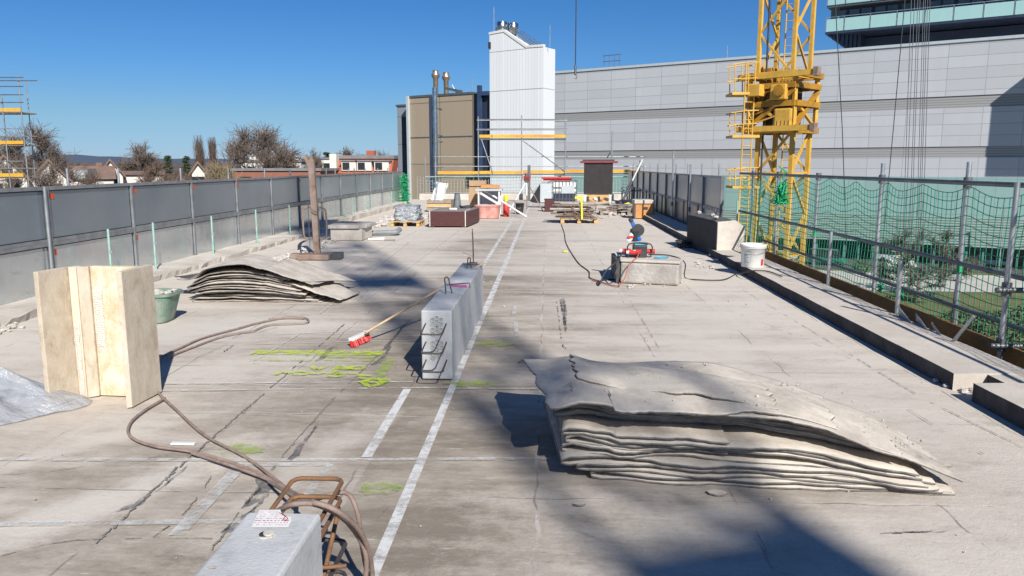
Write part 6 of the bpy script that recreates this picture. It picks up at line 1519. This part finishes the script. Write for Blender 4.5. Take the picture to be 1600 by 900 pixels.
gp2 = OX(1132, 315, 3.75); MB_ = T('guard_post', 'green painted guard post behind the wall block', 'post', (3.78, 15.5, 0)); MB().cyl((3.78, 15.5, 0), (3.78, 15.5, 1.0), .02, n=8).build('tube', greenp, MB_); MB().cyl((3.78, 15.5, 0), (3.78, 15.5, .03), .05, n=8).build('foot', galv, MB_)
mb = MB(); rd = random.Random(3)
q = G(1080, 388)
for i in range(7): mb.tube([V((q.x-.1+.13*math.cos(t+i)*(1+.1*i), q.y+.15+.10*math.sin(t), .02+.02*i+.02*math.sin(t*2+i))) for t in [k*.5 for k in range(14)]], .012, 5)
ONE('dark_cable_heap', 'dark heap of cable in the shadow before the wall block', 'cable', mb, black)
for i, (px, py) in enumerate(((1112, 399), (1118, 407))): q = G(px, py, .01); ONE('plaster_chip', ['flat white plaster chip against the wall block foot', 'white plaster chip nearer the viewer than the flat one'][i], 'chip', MB().box((q.x, q.y, .02), (.09, .04, .03), rz=.2), white)
# ---- white bucket -------------------------------------------------------------------
q = G(1180, 419, .13); wbk = T('white_bucket', 'white plastic bucket with a red label on the right kerb', 'bucket', (q.x+.0, q.y+.17, .134), local=True)
MB().lathe((0, 0, 0), [(.165, 0), (.17, .006), (.185, .31), (.198, .312), (.198, .35), (.188, .356), (.180, .356), (.165, .02)], 36).build('body', M("white_plastic", (.80, .80, .78), (.74, .74, .72), 4, .35, 0, 0), wbk)
MB().lathe((0, 0, 0), [(.2, .300), (.2, .309)], 36).build('rim', white, wbk)
mb = MB()
def lab(a0, a1, z0, z1, r_=.168):
    mb = MB(); n = 8
    for i in range(n):
        t0 = R(a0+(a1-a0)*i/n); t1 = R(a0+(a1-a0)*(i+1)/n); ra, rb = .1705+(.015)*z0/.31+.001, .1705+.015*z1/.31+.001
        mb.add([(ra*math.cos(t0), ra*math.sin(t0), z0), (ra*math.cos(t1), ra*math.sin(t1), z0), (rb*math.cos(t1), rb*math.sin(t1), z1), (rb*math.cos(t0), rb*math.sin(t0), z1)], [(0, 1, 2, 3)])
    return mb
lab(-60, -42, .03, .13).build('red_label', red, wbk)
lb = lab(-150, -118, .06, .24).build('print_label', lightgrey, wbk)
for k in range(6): lab(-147, -122-(k % 3)*5, .075+k*.026, .084+k*.026).build('print_line', gry, wbk, parent=lb).location.x -= 0
for o__ in [o for o in lb.children]: o__.scale = (1.004, 1.004, 1)
MB().tube(smooth([(-.198, 0, .32), (-.16, -.13, .25), (0, -.205, .22), (.16, -.13, .25), (.198, 0, .32)], 5), .004, 5).build('handle', galv, wbk)
# ---- plinth right + power box ---------------------------------------------------------
pr = T('block_plinth', 'squat worn concrete plinth carrying the red and blue power tools', 'plinth', (1.5, 11.5, 0))
MB().prism([(1.08, 11.15), (1.88, 10.92), (1.97, 11.2), (1.99, 12.15), (1.12, 12.2)], 0, .31).build('body', conc_old, pr, bevel=.03)
MB().prism([(1.07, 11.14), (1.89, 10.905), (1.98, 11.2), (2.0, 12.16), (1.11, 12.21)], .312, .35).build('top_slab', conc_dusty, pr, bevel=.012)
MB().bx(1.02, 1.07, 11.18, 12.1, 0, .33).build('felt_side', bitumen, pr)
pw = T('power_distributor', 'black and red power distribution box with plugs on the block plinth', 'power box', (1.33, 11.4, .352))
q = V((1.33, 11.42, .352))
MB().box(q+V((.05, 0, .09)), (.20, .18, .18)).build('box', black, pw, bevel=.01)
MB().tube(smooth([q+V((-.12, -.1, .01)), q+V((-.12, -.1, .2)), q+V((.2, -.1, .2)), q+V((.2, -.1, .01))], 4), .010, 6).build('carry_frame', black, pw)
for dx, dy, dz, l in ((-.06, -.10, .08, .10), (.02, -.12, .09, .07), (.20, -.02, .09, .14), (-.14, 0, .09, .12)):
    sk = MB().cyl(q+V((dx-l/2, dy, dz)), q+V((dx+l/2, dy-.02, dz)), .035, n=12).build('socket', red, pw)
    MB().cyl(q+V((dx-l/2-.04, dy+.01, dz)), q+V((dx-l/2-.002, dy+.002, dz)), .028, n=12).build('socket_cap', white, pw, parent=sk)
MB().box(q+V((.06, -.02, .20)), (.20, .14, .03), rz=.1).build('blue_lid', cyan, pw, bevel=.008)
gr_ = T('angle_grinder', 'blue and black power tool standing on the power box', 'power tool', (1.30, 11.45, .57))
MB().bar(q+V((.05, 0, .24)), q+V((-.07, .02, .52)), .06, .055, up=(0, 1, 0)).build('body', blue, gr_, bevel=.015)
MB().cyl(q+V((-.03, .05, .25)), q+V((-.03, .0, .40)), .07, n=14).build('motor_housing', black, gr_); MB().cyl(q+V((.02, .03, .40)), q+V((.02, -.03, .40)), .09, n=18).build('guard', black, gr_)
MB().cyl(q+V((-.12, 0, .24)), q+V((-.05, 0, .36)), .045, n=12).build('battery', white, gr_); MB().cyl(q+V((-.075, .02, .52)), q+V((-.10, .02, .57)), .032, n=12).build('grip_end', black, gr_); MB().cyl(q+V((-.13, -.02, .28)), q+V((-.06, -.02, .31)), .03, n=10).build('red_knob', red, gr_)
mb = MB(); a = V((1.62, 11.35, .36)); mb.tube([a, a+V((.17, 0, 0)), a+V((.13, -.16, 0)), a+V((-.05, -.12, 0)), a], .008, 5); ONE('small_frame', 'small light blue wire frame lying on the block plinth', 'frame', mb, cyan)
def cable(label, pts, m, r=.009, name='cable', k=7): return ONE(name, label, 'cable', MB().tube(smooth(pts, k), r, 6), m)
cable('black cable hanging from the power box in a wide left loop', [q+V((-.2, -.05, .08)), V((1.02, 11.1, .33)), V((.85, 10.95, .2)), V((.76, 10.85, .03)), G(940, 438, .01), G(962, 436, .01), V((.98, 10.98, .12)), V((1.04, 11.05, .3))], black, .011)
cable('red cable draped down the front of the block plinth', [q+V((.02, -.14, .09)), q+V((-.02, -.3, .03)), V((1.19, 11.0, .30)), V((1.12, 10.9, .12)), V((1.0, 10.75, .02)), G(940, 441, .01), G(925, 438, .01)], M("red_cable", (.45, .12, .09), (.35, .1, .08), 9, .6, 0, 0), .009)
cable('black cable running from the block plinth to the right kerb', [V((1.55, 11.7, .36)), V((1.85, 11.5, .365)), V((2.01, 11.2, .30)), G(1070, 433, .012), G(1090, 437, .01), G(1130, 437, .01), G(1150, 428, .01), G(1158, 427, .06), G(1178, 423, .15), G(1200, 424, .15), G(1222, 432, .15)], black, .009)
cable('thin dark cable lying from the far pallets to the block plinth', [G(877, 350, .01), G(882, 365, .01), G(884, 378, .01), G(893, 395, .01), G(905, 412, .01), G(920, 424, .01), G(922, 434, .01), G(940, 440, .01)], black, .008)
q = G(883, 394); ONE('yellow_clip', 'small yellow clip lying on the floor left of the thin cable', 'clip', MB().box((q.x, q.y, .015), (.09, .05, .03), rz=.5), yellowp, bevel=.005)
q = G(737, 355); ONE('floor_pin', 'thin steel pin standing upright on the floor behind the beam', 'steel pin', MB().cyl((q.x*0+G(740, 400).x, G(740, 400).y, 0), (G(740, 400).x-.02, G(740, 400).y, .52), .010, n=6), rebar)
# ================================================================ STREET LEVEL, RIGHT
tyre = M("tyre_black", (.02, .02, .02), (.03, .03, .03), 5, .8, 0, 0); chrome_g = darkglass
def car(px, py, col, label, rz, van=False, L_=4.4):
    p = G(px, py, GZ+.02); r = T('parked_car' if not van else 'parked_van', label, 'car' if not van else 'van', (p.x, p.y, GZ+.03), rz=rz, group='vehicles parked before the hall', local=True)
    m = M("paint_"+str(px), col, tuple(x*.9 for x in col), 3, .3, .2, 0); h = 1.45 if not van else 2.0; W_ = 1.75
    if not van: bp_ = [(-L_/2, .3), (L_/2, .3), (L_/2, .72), (L_/2-.15, .82), (L_*.24, .92), (-L_*.42, .95), (-L_/2, .8)]; cp = [(L_*.22, .90), (L_*.08, h), (-L_*.28, h), (-L_*.42, .93)]
    else: bp_ = [(-L_/2, .3), (L_/2, .3), (L_/2, .8), (L_*.36, 1.0), (-L_/2, 1.0)]; cp = [(L_*.38, .98), (L_*.26, h), (-L_/2+.05, h), (-L_/2, .98)]
    MB().extr([(x, -W_/2, z) for x, z in bp_], (0, W_, 0)).build('body', m, r, bevel=.06); MB().extr([(x, -W_/2+.12, z) for x, z in cp], (0, W_-.24, 0)).build('cabin', darkglass, r, bevel=.06)
    MB().extr([(x*.96, -W_/2+.10, h-.03) if i else (x*.96, -W_/2+.1, h-.03) for i, (x, z) in enumerate([(cp[1][0], 0), (cp[2][0], 0)])]+[(cp[2][0]*.96, -W_/2+.1, h+.03), (cp[1][0]*.96, -W_/2+.1, h+.03)], (0, W_-.2, 0)).build('roof', m, r)
    for x in (-L_*.31, L_*.31):
        for y in (-W_/2, W_/2-.2): MB().cyl((x, y-.01, .32), (x, y+.21, .32), .32, n=16).build('wheel', tyre, r)
    return r
frz = BRZ
car(1542, 416, (.38, .50, .50), 'pale grey green car parked before the hall, rightmost behind the net', frz)
car(1398, 409, (.55, .56, .58), 'silver car parked before the hall behind the white flowered shrub', frz)
car(1292, 414, (.05, .20, .14), 'dark green van parked nearest the yellow crane', frz, True)
car(1222, 410, (.6, .6, .6), 'light grey car seen past the crane foot', frz)
for i, (px, py) in enumerate(((1575, 418), (1594, 418))):
    p = G(px, py, GZ); r = T('orange_bin', ['orange bin beside the rightmost car, left of two', 'orange bin beside the rightmost car, right of two'][i], 'bin', (p.x, p.y, GZ), local=True, group='orange bins'); MB().lathe((0, 0, 0), [(.28, 0), (.35, 1.0)], 10).build('body', wood_or, r); MB().lathe((0, 0, 1.0), [(.37, 0), (.30, .12)], 10).build('lid', wood_or, r)
p = G(1322, 402, GZ); q2 = T('barrier_board', 'red and white warning barrier before the hall', 'barrier', (p.x, p.y, GZ), rz=frz, local=True)
for i in range(6): MB().bx(-2.4+i*.8, -1.6+i*.8, -.05, .05, 1.5, 1.8).build('stripe', red if i % 2 == 0 else white, q2)
for x in (-2.2, 2.2): MB().bx(x-.05, x+.05, .051, .12, 0, 1.8).build('post', white, q2)
# shrubs and a bare tree
leafy = M("shrub_leaf", (.06, .10, .045), (.09, .13, .06), 2, .8, 0, 0); whitef = M("white_blossom", (.7, .7, .66), (.5, .52, .45), 4, .8, 0, 0)
def shrub(px, py, r_, m, label, n=700, seed=1, hz=.8):
    p = G(px, py, GZ); rd = random.Random(seed); r = T('shrub', label, 'shrub', (p.x, p.y, GZ), local=True, group='shrubs on the lawn'); mb = MB(); st_ = MB()
    for i in range(9): a_ = rd.uniform(0, 6.28); st_.tube([(0, 0, 0), (r_*.6*math.cos(a_), r_*.6*math.sin(a_), r_*hz*1.2)], .04, 3)
    for i in range(n):
        v_ = V((rd.gauss(0, 1), rd.gauss(0, 1), rd.gauss(0, 1))).normalized()*rd.uniform(.5, 1)**.5*r_*(1+.25*noise.noise(V((i*.01, seed, 0)))); c__ = V((v_.x, v_.y, (v_.z+r_)*hz)); s_ = rd.uniform(.08, .2)
        e1 = V((rd.gauss(0, 1), rd.gauss(0, 1), rd.gauss(0, 1))).normalized()*s_; e2 = V((rd.gauss(0, 1), rd.gauss(0, 1), rd.gauss(0, 1))).normalized()*s_; mb.add([c__, c__+e1, c__+e1+e2, c__+e2], [(0, 1, 2, 3)])
    st_.build('stems', bark, r); mb.build('foliage', m, r)
shrub(1407, 428, 1.5, whitef, 'white blossoming shrub on the pavement edge', 800, 2)
shrub(1345, 428, 1.0, leafy, 'low green shrub left of the blossoming one', 500, 3)
shrub(1560, 556, 2.2, leafy, 'dark evergreen shrub close under the right roof edge', 2200, 4, .7)
shrub(1490, 545, 1.9, leafy, 'dark evergreen shrub below the tilted bracket plates', 1800, 5, .7)
shrub(1620, 560, 2.4, leafy, 'dark evergreen shrub at the right picture edge', 1600, 6, .8)
pp_ = G(1452, 468, GZ); dB = pp_.y
tree(1452, 352, dB, 150, 'spreading bare tree on the lawn seen through the green net', 33, depth=5, br=4, thick=.045, group='bare trees on the lawn')
pp_ = G(1560, 425, GZ); ONE('street_lamp', 'thin grey lamp post before the hall near the rightmost car', 'street lamp', MB().cyl((pp_.x, pp_.y, GZ), (pp_.x, pp_.y, GZ+7.5), .07, n=6).bx(pp_.x-.5, pp_.x+.1, pp_.y-.1, pp_.y+.1, GZ+7.5, GZ+7.6), galv)
